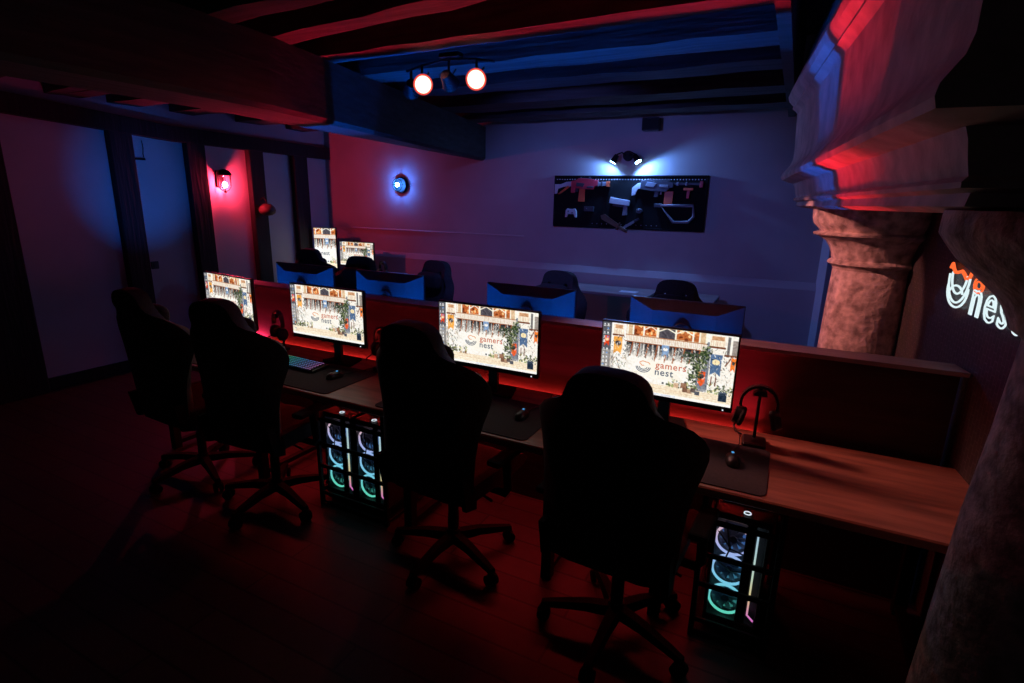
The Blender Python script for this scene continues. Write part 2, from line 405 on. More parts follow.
# ------------------------------------------------------------------ screen picture (castle courtyard wallpaper)
W, H = 256, 144
def paint():
    rs = np.random.RandomState(3)
    U, V = np.meshgrid((np.arange(W) + .5) / W, (np.arange(H) + .5) / H)
    im = np.ones((H, W, 3)) * np.array([236, 232, 226.])
    def noise(n, m):
        a = rs.rand(n, m); ys = np.linspace(0, n - 1.001, H); xs = np.linspace(0, m - 1.001, W)
        y0 = ys.astype(int); x0 = xs.astype(int); fy = (ys - y0)[:, None]; fx = (xs - x0)[None]
        return (a[y0][:, x0] * (1 - fy) * (1 - fx) + a[y0 + 1][:, x0] * fy * (1 - fx) + a[y0][:, x0 + 1] * (1 - fy) * fx + a[y0 + 1][:, x0 + 1] * fy * fx)
    n1, n2 = noise(30, 50), noise(70, 120)
    im += (n1[..., None] - .5) * 26 + (n2[..., None] - .5) * 44
    def put(mask, col, a=1.0):
        c = np.array(col, float) + (n2[..., None] - .5) * 40
        k = (mask.astype(float) * a)[..., None]
        im[:] = im * (1 - k) + c * k
    def rect(u0, v0, u1, v1, col, a=1.0): put((U >= u0) & (U <= u1) & (V >= v0) & (V <= v1), col, a)
    def line(u0, v0, u1, v1, w, col, a=1.0):
        du, dv = (u1 - u0) * 1.78, v1 - v0; L = du * du + dv * dv + 1e-9
        t = np.clip(((U - u0) * 1.78 * du + (V - v0) * dv) / L, 0, 1)
        put(np.hypot((U - u0) * 1.78 - t * du, V - v0 - t * dv) < w, col, a)
    def ell(cu, cv, ru, rv, col, a=1.0): put(((U - cu) / ru) ** 2 + ((V - cv) / rv) ** 2 < 1, col, a)
    def poly(pts, col, a=1.0):
        m = np.zeros((H, W), bool); n = len(pts)
        for i in range(n):
            (a0, b0), (a1, b1) = pts[i], pts[(i + 1) % n]
            if b0 == b1: continue
            m ^= ((V > min(b0, b1)) & (V <= max(b0, b1))) & (U < a0 + (V - b0) * (a1 - a0) / (b1 - b0))
        put(m, col, a)
    # stone towers left and right, greyer
    rect(0.0, 0.0, 0.075, 0.95, (66, 68, 78), .85); rect(.74, .12, .82, .8, (118, 124, 138), .85); rect(.82, .2, 1, .8, (228, 222, 214), .7)
    rect(.0, .42, .1, .8, (170, 165, 160), .6)
    # upper storey
    rect(.19, 0, .79, .17, (206, 178, 146)); rect(.24, .01, .43, .14, (178, 100, 58)); rect(.44, .01, .56, .15, (84, 80, 88)); rect(.57, .01, .73, .14, (176, 104, 62))
    for k in range(40):
        u, v = rs.uniform(.24, .73), rs.uniform(.0, .14)
        if .43 < u < .57: continue
        ell(u, v, rs.uniform(.006, .02), rs.uniform(.01, .03), [(255, 214, 160), (104, 52, 34), (232, 144, 84)][k % 3], .8)
    for u in (.2, .245, .325, .43, .565, .69, .735, .785): line(u, -.02, u, .2, .011, (244, 230, 214))
    for u0, u1 in ((.43, .565), (.565, .69), (.325, .43)):
        line(u0, .06, (u0 + u1) / 2, .0, .008, (240, 226, 210)); line(u1, .06, (u0 + u1) / 2, .0, .008, (240, 226, 210))
    rect(.48, .13, .53, .2, (70, 74, 84))
    rect(.19, .155, .79, .245, (238, 228, 216), .9)
    for k in range(56): line(.195 + k * .0107, .165, .195 + k * .0107, .235, .0035, (178, 140, 112), .7)
    line(.19, .155, .79, .155, .006, (170, 120, 90)); line(.19, .25, .79, .25, .009, (150, 96, 66))
    # shade under the balcony, then struts
    for k in range(17): rect(.2, .26 + k * .012, .77, .272 + k * .012, (44, 45, 50), max(0, 1.0 - k * .058))
    for k in range(30):
        u = rs.uniform(.2, .76); line(u, .27, u + rs.uniform(-.01, .01), rs.uniform(.33, .47), .01, (248, 244, 238) if k % 2 else (66, 64, 66), .55)
    for u in (.235, .29, .355, .425, .5, .56, .625, .68, .735): line(u + .012, .26, u - .004, .49 if .4 < u < .6 else .46, .0085, (152, 92, 62)); 
    # banners
    def banner(u0, v0, u1, v1, col, dot):
        poly([(u0, v0), (u1, v0), (u1 - .004, v1), ((u0 + u1) / 2, v1 - .05), (u0 + .002, v1)], col)
        ell((u0 + u1) / 2, v0 + (v1 - v0) * .36, (u1 - u0) * .33, (v1 - v0) * .13, dot)
    banner(.095, .2, .165, .47, (230, 166, 86), (64, 62, 70)); banner(.018, .21, .06, .37, (206, 74, 40), (240, 200, 160))
    banner(.47, .24, .525, .42, (128, 154, 190), (236, 236, 238)); banner(.825, .28, .905, .58, (88, 112, 146), (244, 210, 170)); banner(.965, .3, 1.0, .5, (224, 120, 52), (60, 60, 60))
    rect(.735, .5, .815, .84, (116, 122, 134), .75)
    poly([(.75, .54), (.802, .54), (.802, .70), (.776, .76), (.75, .70)], (222, 96, 54)); ell(.776, .61, .017, .035, (76, 70, 72))
    # side balconies
    for a, c in ((.09, .17), (.81, .915)):
        rect(a, .02, c, .17, (238, 222, 204)); rect(a + .01, .03, c - .01, .08, (176, 120, 80), .7)
        for k in range(7): line(a + .01 + k * (c - a - .02) / 6, .09, a + .01 + k * (c - a - .02) / 6, .16, .003, (190, 160, 140), .8)
        line(a, .18, c, .18, .012, (120, 76, 54))
    for u in (.925, .955): line(u, 0, u, .28, .008, (240, 230, 220))
    rect(.93, .02, .95, .3, (60, 58, 62), .7); rect(.965, .06, 1, .28, (90, 78, 74), .6); line(.92, .28, 1.0, .28, .014, (110, 72, 54)); line(.93, .42, .97, .28, .009, (130, 84, 60))
    for k in range(60): line(*(lambda u, v: (u, v, u + rs.uniform(-.012, .012), v + .03))(rs.uniform(.08, .2), rs.uniform(.45, .85)), .005, [(120, 128, 96), (252, 250, 244), (160, 120, 84), (90, 92, 98)][k % 4], .7)
    # ivy
    for k in range(330):
        t = rs.rand(); u = .80 - .09 * t + rs.normal(0, .016 + .012 * t); v = .2 + .5 * t + rs.normal(0, .03)
        ell(u, v, rs.uniform(.004, .010), rs.uniform(.008, .016), [(54, 70, 48), (84, 100, 66), (40, 48, 44), (128, 138, 100)][k % 4], .85)
    for k in range(160):
        u = .695 + rs.normal(0, .035); v = .30 + abs(rs.normal(0, .09)); ell(u, v, .006, .011, [(60, 76, 54), (90, 102, 78), (44, 48, 46)][k % 3], .7)
    # planting, barrels, crates and ground
    rect(0, .83, 1, .955, (232, 216, 194)); 
    for k in range(26): line(0, .84 + k * .0045, 1, .84 + k * .0045 + rs.uniform(-.01, .01), .004, (246, 236, 222) if k % 2 else (206, 184, 156), .5)
    for k in range(240):
        u = rs.choice([rs.uniform(.02, .3), rs.uniform(.52, .76), rs.uniform(.83, 1)]); v = .83 - abs(rs.normal(0, .055))
        ell(u, v, rs.uniform(.004, .011), rs.uniform(.006, .02), [(92, 104, 64), (158, 166, 112), (70, 66, 62), (226, 214, 180), (66, 80, 56)][k % 5], .85)
    for u, v, s, c in ((.60, .80, .03, (196, 166, 140)), (.655, .79, .035, (140, 104, 84)), (.665, .85, .03, (120, 90, 74)), (.70, .86, .03, (170, 140, 118)), (.725, .84, .03, (96, 84, 80)), (.755, .87, .028, (84, 88, 98)), (.50, .8, .012, (70, 72, 80)), (.285, .82, .02, (150, 120, 96)), (.235, .83, .02, (190, 166, 140))):
        rect(u - s * .6, v - s * 1.1, u + s * .6, v + s, c)
    rect(.905, .80, .965, .93, (42, 54, 70)); rect(.91, .79, .96, .81, (90, 100, 116))
    for u in (.845, .875): line(u, .6, u, .72, .008, (120, 60, 44))
    # rough masonry, timber and foliage picked out in small marks
    for k in range(420):
        u = rs.choice([rs.uniform(.07, .22), rs.uniform(.72, 1.0), rs.uniform(.2, .76)]); v = rs.uniform(.18, .82) if not .2 < u < .72 else rs.uniform(.26, .46)
        line(u, v, u + rs.uniform(-.012, .012), v + rs.uniform(.006, .03), rs.uniform(.003, .006), [(58, 60, 68), (250, 248, 244), (104, 84, 70), (130, 134, 128), (244, 238, 230)][k % 5], .75)
    # soft pale plaque behind the lettering
    g = np.exp(-(((U - .47) / .17) ** 4 + ((V - .62) / .14) ** 4))[..., None] * .85
    im[:] = im * (1 - g) + np.array([232, 226, 216]) * g
    # desktop icons, task bar
    for r_ in range(15):
        for c_ in range(2):
            u, v = .012 + c_ * .026, .03 + r_ * .061
            if rs.rand() < .85: rect(u, v, u + .013, v + .022, [(240, 240, 244), (210, 214, 224), (226, 90, 60), (120, 160, 220)][rs.randint(4)], .9); rect(u - .003, v + .028, u + .017, v + .036, (230, 230, 230), .8)
    rect(0, .955, 1, 1, (238, 240, 244)); rect(.4, .965, .6, .99, (190, 200, 220), .6)
    im[:] = np.clip((im - 128) * 1.18 + 135, 0, 255) * np.array([1.0, .99, .972])
    lin = im / 255.0
    lin = np.where(lin <= .04045, lin / 12.92, ((lin + .055) / 1.055) ** 2.4)
    return lin
PIC = paint()
def screen_mesh(w, h, u0=0.0, u1=1.0, gain=1.0):
    """flat screen in the XZ plane facing -Y, picture carried as colours on a fine grid"""
    nu, nv = int(W * (u1 - u0)), H
    me = bpy.data.meshes.new('screen')
    vs = [((i / (nu - 1) - .5) * w, 0, (.5 - j / (nv - 1)) * h) for j in range(nv) for i in range(nu)]
    fs = [(j * nu + i, (j + 1) * nu + i, (j + 1) * nu + i + 1, j * nu + i + 1) for j in range(nv - 1) for i in range(nu - 1)]
    me.from_pydata(vs, [], fs)
    a = me.color_attributes.new('picture', 'FLOAT_COLOR', 'POINT')
    s = int(W * u0)
    px = np.ones((nv, nu, 4)); px[..., :3] = np.clip(PIC[:, s:s + nu] * gain, 0, 1.0)
    a.data.foreach_set('color', px.astype(np.float32).ravel())
    me.materials.append(M['screen'])
    me.update()
    return me
def screen_material():
    m = bpy.data.materials.new('screen'); m.use_nodes = True
    nt = m.node_tree; nt.nodes.clear()
    a = nt.nodes.new('ShaderNodeAttribute'); a.attribute_name = 'picture'
    e = nt.nodes.new('ShaderNodeEmission'); e.inputs['Strength'].default_value = 1.0
    o = nt.nodes.new('ShaderNodeOutputMaterial')
    nt.links.new(a.outputs['Color'], e.inputs['Color']); nt.links.new(e.outputs[0], o.inputs['Surface'])
    return m
M['screen'] = screen_material()
M['ink_red'] = emis('ink_red', srgb(206, 112, 88), 1.0); M['ink_blue'] = emis('ink_blue', srgb(84, 96, 116), 1.0); M['ink_orange'] = emis('ink_orange', srgb(232, 140, 74), 1.0)

def text_mesh(name, s, size, extrude=0.0, outline=0.0, spacing=1.0, offset=0.0):
    cu = bpy.data.curves.new(name, 'FONT'); cu.body = s; cu.size = size; cu.space_character = spacing; cu.offset = offset
    cu.extrude = extrude; cu.resolution_u = 3
    if outline:
        cu.fill_mode = 'NONE'; cu.bevel_depth = outline; cu.bevel_resolution = 1
    o = bpy.data.objects.new(name, cu); C.objects.link(o)
    dg = bpy.context.evaluated_depsgraph_get()
    me = bpy.data.meshes.new_from_object(o.evaluated_get(dg))
    bpy.data.objects.remove(o); bpy.data.curves.remove(cu)
    me.name = name
    return me
def link(me, name, parent, m, label=None):
    me.materials.clear(); me.materials.append(M[m] if isinstance(m, str) else m)
    o = bpy.data.objects.new(name, me); C.objects.link(o); o.parent = parent
    if label: o['label'] = label
    return o

# ------------------------------------------------------------------ monitors
def monitor_body(root, w=0.625, h=0.362, zc=0.345):
    """panel facing -Y at local y=0; stand behind"""
    b = new_bm(); box(b, -w / 2, w / 2, -0.002, 0.022, zc - h / 2, zc + h / 2, 0.004)
    p = obj('panel', b, 'bezel', root)
    # faceted rear shell with a sunken centre
    b = new_bm()
    y0, y1, y2 = 0.02, 0.026, 0.060
    def q(sx, sz, y, dz=0): return [b.verts.new((x * sx, y, zc + dz + z * sz)) for x, z in ((-1, -1), (1, -1), (1, 1), (-1, 1))]
    a0 = q(w / 2, h / 2, y0); a1 = q(w / 2 - .004, h / 2 - .004, y1); a2 = q(w * .28, h * .33, y2, 0.0)
    for A_, B_ in ((a0, a1), (a1, a2)):
        for k in range(4): b.faces.new((A_[k], A_[(k + 1) % 4], B_[(k + 1) % 4], B_[k]))
    b.faces.new(a2); b.faces.new(list(reversed(a0)))
    sh = obj('rear_shell', b, 'monitor_back', root)
    b = new_bm(); cyl(b, (0, 0.058, zc), (0, 0.072, zc), 0.062, 0.056, 28); obj('mount_disc', b, 'monitor_back', root)
    b = new_bm(); prism(b, [(-0.03, 0.015), (0.03, 0.015), (0.022, zc + 0.02), (-0.022, zc + 0.02)], 'y', 0.073, 0.098)
    obj('stand_neck', b, 'black_plastic', root)
    b = new_bm(); prism(b, [(-0.125, 0.062), (-0.10, 0.048), (0.10, 0.048), (0.125, 0.062), (0.08, 0.215), (-0.08, 0.215)], 'z', 0.0, 0.014)
    obj('stand_base', b, 'chair_plastic', root)
    return p
def screen_logo(scr, w, h, u, v, s):
    me = text_mesh('lettering', 'gamers', 0.034 * s, spacing=1.12, offset=0.0006)
    o = link(me, 'lettering', scr, 'ink_red', 'red-brown word reading gamers'); o.rotation_euler = (PI / 2, 0, 0); o.location = ((u - .5) * w, -0.0012, (.5 - v) * h)
    me = text_mesh('lettering', 'nest', 0.036 * s, spacing=1.1, offset=0.0006)
    o = link(me, 'lettering', scr, 'ink_blue', 'grey-blue word reading nest'); o.rotation_euler = (PI / 2, 0, 0); o.location = ((u - .5 - .005) * w, -0.0012, (.5 - v) * h - 0.027 * s)
    b = new_bm(); x0, z0 = (u - .5) * w - 0.044 * s, (.5 - v) * h - 0.004 * s
    for k, (rx, rz) in enumerate(((.026, .020), (.021, .014), (.014, .009))):
        tube(b, [(x0 + rx * s * math.cos(a), -0.0012, z0 + rz * s * math.sin(a)) for a in [PI + PI * i / 12 for i in range(13)]], 0.0016 * s, 5)
    obj('bowl_mark', b, 'ink_blue', scr)
    b = new_bm()
    tube(b, [(x0 + (.024 - .0012 * i) * s * math.cos(R(20 * i)), -0.0012, z0 + (.012 + .001 * (i % 3)) * s + .008 * s * math.sin(R(20 * i))) for i in range(16)], 0.0015 * s, 5)
    obj('swirl_mark', b, 'ink_orange', scr)
def make_monitor(label, loc, rotz):
    t = thing('computer_monitor', label, 'monitor', loc, rotz, 'lit monitors on the front desk')
    monitor_body(t)
    me = screen_mesh(0.611, 0.327)
    scr = bpy.data.objects.new('screen', me); C.objects.link(scr); scr.parent = t; scr.location = (0, -0.0035, 0.354)
    screen_logo(scr, 0.611, 0.327, .435, .585, 1.3)
    b = new_bm(); box(b, 0.272, 0.278, -0.005, -0.002, 0.171, 0.177); obj('power_light', b, 'white_led', t)
    return t
GM = 'lit monitors on the front desk'
mon = make_monitor('lit monitor at the right end of the front desk, partly behind the nearest chair', (-0.463, 2.50, 0.74), R(0))
dup(mon, 'lit monitor third from the left on the front desk, its whole lettering visible', (-1.418, 2.50, 0.74), R(0), GM)
dup(mon, 'lit monitor second from the left on the front desk, between two headsets', (-2.592, 2.50, 0.74), R(0), GM)
dup(mon, 'lit monitor at the left end of the front desk, half hidden by a chair', (-3.53, 2.50, 0.74), R(-8), GM)
# back row, switched so that only the rear shells face us
GB = 'monitors seen from behind over the wooden panel'
t = thing('computer_monitor', 'dark monitor seen from behind, right end of the far row', 'monitor', (-0.497, 3.16, 0.74), PI, GB)
monitor_body(t, zc=0.365)
b = new_bm(); box(b, -0.296, 0.296, -0.0035, -0.0015, 0.365 - 0.158, 0.365 + 0.164); obj('screen', b, 'bezel', t)
for lab, x in (('dark monitor seen from behind just right of the third lit monitor, far row', -1.467), ('dark monitor seen from behind above the second lit monitor, far row', -2.607), ('dark monitor seen from behind at the left end of the far row', -3.467)):
    dup(t, lab, (x, 3.16, 0.74), PI, GB)

# ------------------------------------------------------------------ gaming chairs
def make_chair(label):
    t = thing('gaming_chair', label, 'chair', (0, 0, 0), 0, 'gaming chairs along the front desk')
    for k in range(5):
        a = R(90 + 36 + 72 * k)
        d = Vector((math.cos(a), math.sin(a), 0))
        b = new_bm()
        n = Vector((-d.y, d.x, 0))
        secs = []
        for s, zt, hw, hh in ((0.02, 0.135, 0.032, 0.045), (0.14, 0.128, 0.027, 0.036), (0.26, 0.106, 0.022, 0.028), (0.325, 0.092, 0.018, 0.022)):
            secs.append([b.verts.new(d * s + n * x * hw + Vector((0, 0, zt - (1 - z) * hh))) for x, z in ((-1, 0), (1, 0), (.7, 1), (-.7, 1))])
        for A_, B_ in zip(secs, secs[1:]):
            for q in range(4): b.faces.new((A_[q], A_[(q + 1) % 4], B_[(q + 1) % 4], B_[q]))
        b.faces.new(secs[0]); b.faces.new(list(reversed(secs[-1])))
        lg = obj('base_leg', b, 'chair_plastic', t)
        b = new_bm(); c = d * 0.315
        ax = n
        for s in (-1, 1): cyl(b, c + ax * s * 0.008 + Vector((0, 0, .030)), c + ax * s * 0.026 + Vector((0, 0, .030)), 0.030, 0.028, 16)
        cyl(b, c + Vector((0, 0, .03)), c + Vector((0, 0, .085)), 0.009, n=10); box(b, c.x - .014, c.x + .014, c.y - .014, c.y + .014, .045, .066, .004)
        obj('caster', b, 'chair_plastic', lg)
    b = new_bm(); cyl(b, (0, 0, .09), (0, 0, .15), .038, .034, 20); cyl(b, (0, 0, .15), (0, 0, .30), .027, n=20); cyl(b, (0, 0, .30), (0, 0, .42), .018, n=16)
    obj('gas_lift', b, 'black_metal', t)
    b = new_bm(); box(b, -.10, .10, -.15, .12, .405, .435, .006); box(b, -.14, .14, -.02, .02, .41, .43, .004)
    tube(b, [(.05, -.02, .415), (.20, -.03, .412), (.26, -.035, .40)], .006, 8)
    obj('tilt_mechanism', b, 'black_metal', t)
    # seat: padded middle and raised side bolsters
    b = new_bm(); nx, ny = 16, 14; G = []
    for j in range(ny + 1):
        v = j / ny; y = -0.23 + 0.53 * v; row = []
        for i in range(nx + 1):
            u = -1 + 2 * i / nx; hw = 0.265 - 0.03 * (v - .6) ** 2
            bol = 0.05 * max(0, (abs(u) - .62) / .38) ** 1.3 * (1 - max(0, (abs(u) - .9) / .1) * .55)
            z = 0.515 + bol + 0.012 * math.cos(u * 1.3) - 0.05 * max(0, (v - .82) / .18) ** 2
            row.append(b.verts.new((u * hw, y, z)))
        G.append(row)
    for j in range(ny):
        for i in range(nx): b.faces.new((G[j][i], G[j][i + 1], G[j + 1][i + 1], G[j + 1][i]))
    ext = bmesh.ops.extrude_face_region(b, geom=b.faces[:]); ev = [v for v in ext['geom'] if isinstance(v, bmesh.types.BMVert)]
    for v in ev: v.co.z = 0.437 + 0.012 * (abs(v.co.x) / .26) ** 2; v.co.x *= .95; v.co.y = v.co.y * .97
    o = obj('seat', b, 'chair_fabric', t, True); autosmooth(o, 60)
    # backrest: winged shell with two belt slots under the head section
    prof = [(0.455, .225), (0.52, .240), (0.60, .248), (0.68, .250), (0.76, .254), (0.84, .266), (0.91, .284), (0.965, .296), (1.01, .297), (1.045, .283), (1.075, .250), (1.10, .205), (1.13, .172), (1.16, .155), (1.19, .146), (1.215, .137), (1.235, .122), (1.25, .10), (1.259, .07), (1.263, .035)]
    b = new_bm(); nx = 24; F = []
    def ycen(z): return -0.205 - (z - 0.455) * 0.11
    for z, hw in prof:
        row = []
        for i in range(nx + 1):
            u = -1 + 2 * i / nx; x = u * hw
            wing = 0.10 * max(0, (abs(x) - .13) / .17) ** 1.6 * math.exp(-((z - .93) / .22) ** 2) + (0.045 if z < 1.08 else 0.045 * max(0, 1 - (z - 1.08) / .1)) * max(0, (abs(u) - .6) / .4) ** 1.5
            row.append(b.verts.new((x, ycen(z) + wing, z)))
        F.append(row)
    for j in range(len(prof) - 1):
        for i in range(nx):
            xm = abs((i + .5) / nx * 2 - 1) * prof[j][1]; zm = (prof[j][0] + prof[j + 1][0]) / 2
            if 1.12 < zm < 1.165 and .075 < xm < .105: continue
            b.faces.new((F[j][i], F[j][i + 1], F[j + 1][i + 1], F[j + 1][i]))
    bmesh.ops.recalc_face_normals(b, faces=b.faces[:])
    o = obj('backrest', b, 'chair_fabric', t, True)
    sm = o.modifiers.new('pad', 'SOLIDIFY'); sm.thickness = 0.075; sm.offset = 0
    bv = o.modifiers.new('soft', 'BEVEL'); bv.width = 0.018; bv.segments = 2; bv.limit_method = 'ANGLE'; bv.angle_limit = R(50)
    for s in (-1, 1):
        b = new_bm(); tube(b, [(s * .090 + .017 * math.cos(a), ycen(1.142) - .036, 1.142 + .028 * math.sin(a)) for a in [2 * PI * i / 16 for i in range(16)]], .0035, 6, True)
        obj('slot_trim', b, 'chair_plastic', t)
    for s in (-1, 1):
        b = new_bm(); prism(b, [(-.24, .44), (-.16, .42), (-.16, .50), (-.205, .60), (-.27, .60)], 'x', s * .245 - .012, s * .245 + .012); obj('hinge_cover', b, 'chair_plastic', t)
        b = new_bm(); tube(b, [(s * .15, .02, .43), (s * .30, .02, .425), (s * .318, .015, .46), (s * .315, 0.0, .62)], [.018, .018, .02, .022], 10)
        arm = obj('armrest_post', b, 'chair_plastic', t)
        b = new_bm(); box(b, s * .315 - .036, s * .315 + .036, -.12, .12, .62, .648, .012, seg=2); obj('armrest_pad', b, 'chair_plastic', arm)
    # pillows
    def pill(name, cx, cy, cz, w, d, h, tilt):
        b = new_bm(); sphere(b, (0, 0, 0), 1, u=20, v=12)
        for v in b.verts:
            x, y, z = v.co
            f = lambda q, e: math.copysign(abs(q) ** e, q)
            v.co = (f(x, .55) * w / 2, f(y, .8) * d / 2, f(z, .55) * h / 2)
        xf(b, Matrix.Translation((cx, cy, cz)) @ Matrix.Rotation(tilt, 4, 'X')); obj(name, b, 'pillow', t, True)
    pill('neck_pillow', 0, ycen(1.08) + .085, 1.085, .29, .09, .16, R(-8)); pill('lumbar_pillow', 0, ycen(.68) + .085, .68, .34, .11, .20, R(-10))
    return t
chair = make_chair('nearest black winged gaming chair, at the right end of the front desk')
chair.location = (-0.478, 2.0, 0); chair.rotation_euler = (0, 0, R(-3))
GC = 'gaming chairs along the front desk'
c = dup(chair, 'black winged gaming chair in front of the third lit monitor, second nearest', (-1.385, 2.11, 0), R(-4), GC); c.scale = (1, 1, 1.03)
c = dup(chair, 'black winged gaming chair left of the twin computer rack, before the second lit monitor', (-2.605, 2.03, 0), R(5), GC); c.scale = (1, 1, 1.025)
c = dup(chair, 'leftmost black winged gaming chair, at the far left end of the front desk', (-3.315, 2.04, 0), R(-3), GC); c.scale = (1, 1, 1.015)
GBk = 'gaming chairs of the far row'
dup(chair, 'far black gaming chair behind the rightmost dark monitor back', (-0.76, 3.90, 0), PI - R(4), GBk)
dup(chair, 'far black gaming chair standing at the left end of the wall table', (-1.72, 3.90, 0), PI - R(8), GBk)
dup(chair, 'far black gaming chair standing right of the headset by the corner, against bare wall', (-2.97, 3.92, 0), PI - R(10), GBk)
dup(chair, 'far black gaming chair whose head covers the bottom of the small corner monitor', (-3.70, 3.78, 0), PI + R(4), GBk)
dup(chair, 'black gaming chair in the far left corner facing the upright monitor', (-4.72, 4.62, 0), R(5), 'gaming chair in the corner')

# ------------------------------------------------------------------ desk things
def make_pad(label, x0, x1, y0=2.095, y1=2.545):
    cx, cy = (x0 + x1) / 2, (y0 + y1) / 2; w, h = (x1 - x0) / 2, (y1 - y0) / 2
    b = new_bm(); pts = []
    for sx, sy, a0 in ((1, 1, 0), (-1, 1, 90), (-1, -1, 180), (1, -1, 270)):
        for k in range(6): pts.append((sx * (w - .03) + .03 * math.cos(R(a0 + 18 * k)), sy * (h - .03) + .03 * math.sin(R(a0 + 18 * k))))
    prism(b, pts, 'z', 0, .004)
    o = obj('mousepad', b, 'mat_cloth'); o.location = (cx, cy, 0.7405)
    return tag(o, label, 'mousepad', 'wide mousepads on the front desk')
make_pad('black mousepad at the right end of the front desk, beside the headphones', -0.87, 0.03)
make_pad('black mousepad between the two nearest chairs', -1.88, -0.98)
make_pad('black mousepad under the rainbow keyboard of the second monitor', -3.12, -2.22)
make_pad('black mousepad at the left end of the front desk behind the two farther chairs', -4.0 + .06, -3.18)

def make_keyboard(label, glow):
    t = thing('keyboard', label, 'keyboard', (0, 0, 0), 0, 'keyboards on the front desk')
    b = new_bm(); box(b, -.22, .22, -.07, .07, 0, .016, .004)
    xf(b, Matrix.Rotation(R(4), 4, 'X') @ Matrix.Translation((0, 0, .005)))
    obj('case', b, 'black_plastic', t)
    kb = new_bm(); lb = new_bm()
    rows = 6; x_unit = .0186
    for r_ in range(rows):
        y = .056 - r_ * .0222
        n = 22
        if r_ == rows - 1: spans = [(-.21 + i * .0235, .0205) for i in range(4)] + [(-.072, .0)] + [(-.116, .10)] + [(.005 + i * .0186, .0165) for i in range(11)]
        else: spans = [(-.213 + i * x_unit + (.004 if i > 14 else 0) + (.004 if i > 17 else 0), .0160) for i in range(n)]
        for x0, w in spans:
            if w < .005: continue
            box(kb, x0, x0 + w, y - .0185, y, .016, .024, .0016)
            if w < .05:
                box(lb, x0 + w * .28, x0 + w * .75, y - .013, y - .006, .0238, .0246)
            box(lb, x0 - .0012, x0 + .0002, y - .018, y, .0165, .0172)
    Rm = Matrix.Rotation(R(4), 4, 'X') @ Matrix.Translation((0, 0, .005))
    xf(kb, Rm); xf(lb, Rm)
    k = obj('keycaps', kb, 'black_plastic', t); l = obj('key_lights', lb, glow, k)
    return t
kb = make_keyboard('backlit rainbow keyboard in front of the second monitor, beside a chair shoulder', 'key_light')
kb.location = (-2.78, 2.405, 0.745); kb.rotation_euler = (0, 0, R(-3))
GK = 'keyboards on the front desk'
kc = make_keyboard('cyan-lit keyboard seen between the two leftmost chairs', 'key_light_cyan'); kc.location = (-3.66, 2.39, 0.745); kc.rotation_euler = (0, 0, R(-4))
dup(kc, 'cyan-lit keyboard mostly hidden by the second nearest chair', (-1.565, 2.40, 0.745), R(-5), GK)
dup(kc, 'cyan-lit keyboard mostly hidden by the nearest chair', (-0.545, 2.42, 0.745), R(-3), GK)

def make_mouse(label):
    t = thing('computer_mouse', label, 'mouse', (0, 0, 0), 0, 'mice on the front desk')
    b = new_bm(); sphere(b, (0, 0, 0), 1, u=20, v=14)
    for v in b.verts:
        x, y, z = v.co
        v.co = (x * .031 * (1 - .10 * math.cos(y * 3)), y * .06, max(z, -.25) * .030 * (1 - .25 * y) + .008)
    obj('body', b, 'black_plastic', t, True)
    b = new_bm(); cyl(b, (-.004, .030, .031), (.004, .030, .031), .009, n=14); obj('scroll_wheel', b, 'black_plastic', t)
    b = new_bm(); sphere(b, (0, .018, .0375), .0065, 1, 1, .3); obj('logo_light', b, 'cyan_led', t)
    b = new_bm(); tube(b, [(0, .055, .008), (.008, .12, .005), (.04, .20, .005), (.045, .30, .005), (.03, .40, .005)], .0022, 6); obj('cable', b, 'black_plastic', t)
    return t
ms = make_mouse('black mouse with a blue light on the rightmost mousepad'); ms.location = (-0.113, 2.342, .745); ms.rotation_euler = (0, 0, R(8))
GMs = 'mice on the front desk'
dup(ms, 'black mouse with a blue light on the mousepad between the nearest chairs', (-1.117, 2.342, .745), R(4), GMs)
dup(ms, 'black mouse with a blue light right of the rainbow keyboard', (-2.385, 2.335, .745), R(-6), GMs)

def make_headset(label):
    t = thing('headset', label, 'headset', (0, 0, 0), 0, 'headsets hanging on desk stands')
    b = new_bm(); pts = [(.078 * math.cos(R(a)), 0, .195 + .085 * math.sin(R(a))) for a in range(-12, 193, 12)]
    secs = []
    for i, p in enumerate(pts):
        a = R(-12 + 12 * i); nrm = Vector((math.cos(a), 0, math.sin(a)))
        secs.append([b.verts.new(Vector(p) + nrm * dx + Vector((0, dy, 0))) for dx, dy in ((-.007, -.014), (.005, -.016), (.005, .016), (-.007, .014))])
    for A_, B_ in zip(secs, secs[1:]):
        for q in range(4): b.faces.new((A_[q], A_[(q + 1) % 4], B_[(q + 1) % 4], B_[q]))
    b.faces.new(secs[0]); b.faces.new(list(reversed(secs[-1])))
    obj('headband', b, 'black_plastic', t)
    for s in (-1, 1):
        q = Matrix.Translation((s * .070, 0, .125)) @ Matrix.Rotation(s * R(-14), 4, 'Y')
        b = new_bm(); cyl(b, (s * .006, 0, 0), (s * .030, 0, 0), .040, .034, 26); xf(b, q @ Matrix.Diagonal((1, .85, 1.15, 1))); e = obj('ear_cup', b, 'black_plastic', t, False); autosmooth(e, 40)
        b = new_bm(); tube(b, [(-s * .004, .030 * math.cos(a), .036 * math.sin(a)) for a in [2 * PI * i / 22 for i in range(22)]], .012, 10, True); xf(b, q); obj('ear_cushion', b, 'pillow', e, True)
    b = new_bm(); tube(b, [(-.085, 0, .10), (-.095, -.03, .085), (-.085, -.07, .075), (-.06, -.09, .072)], .004, 8); obj('microphone', b, 'black_plastic', t)
    return t
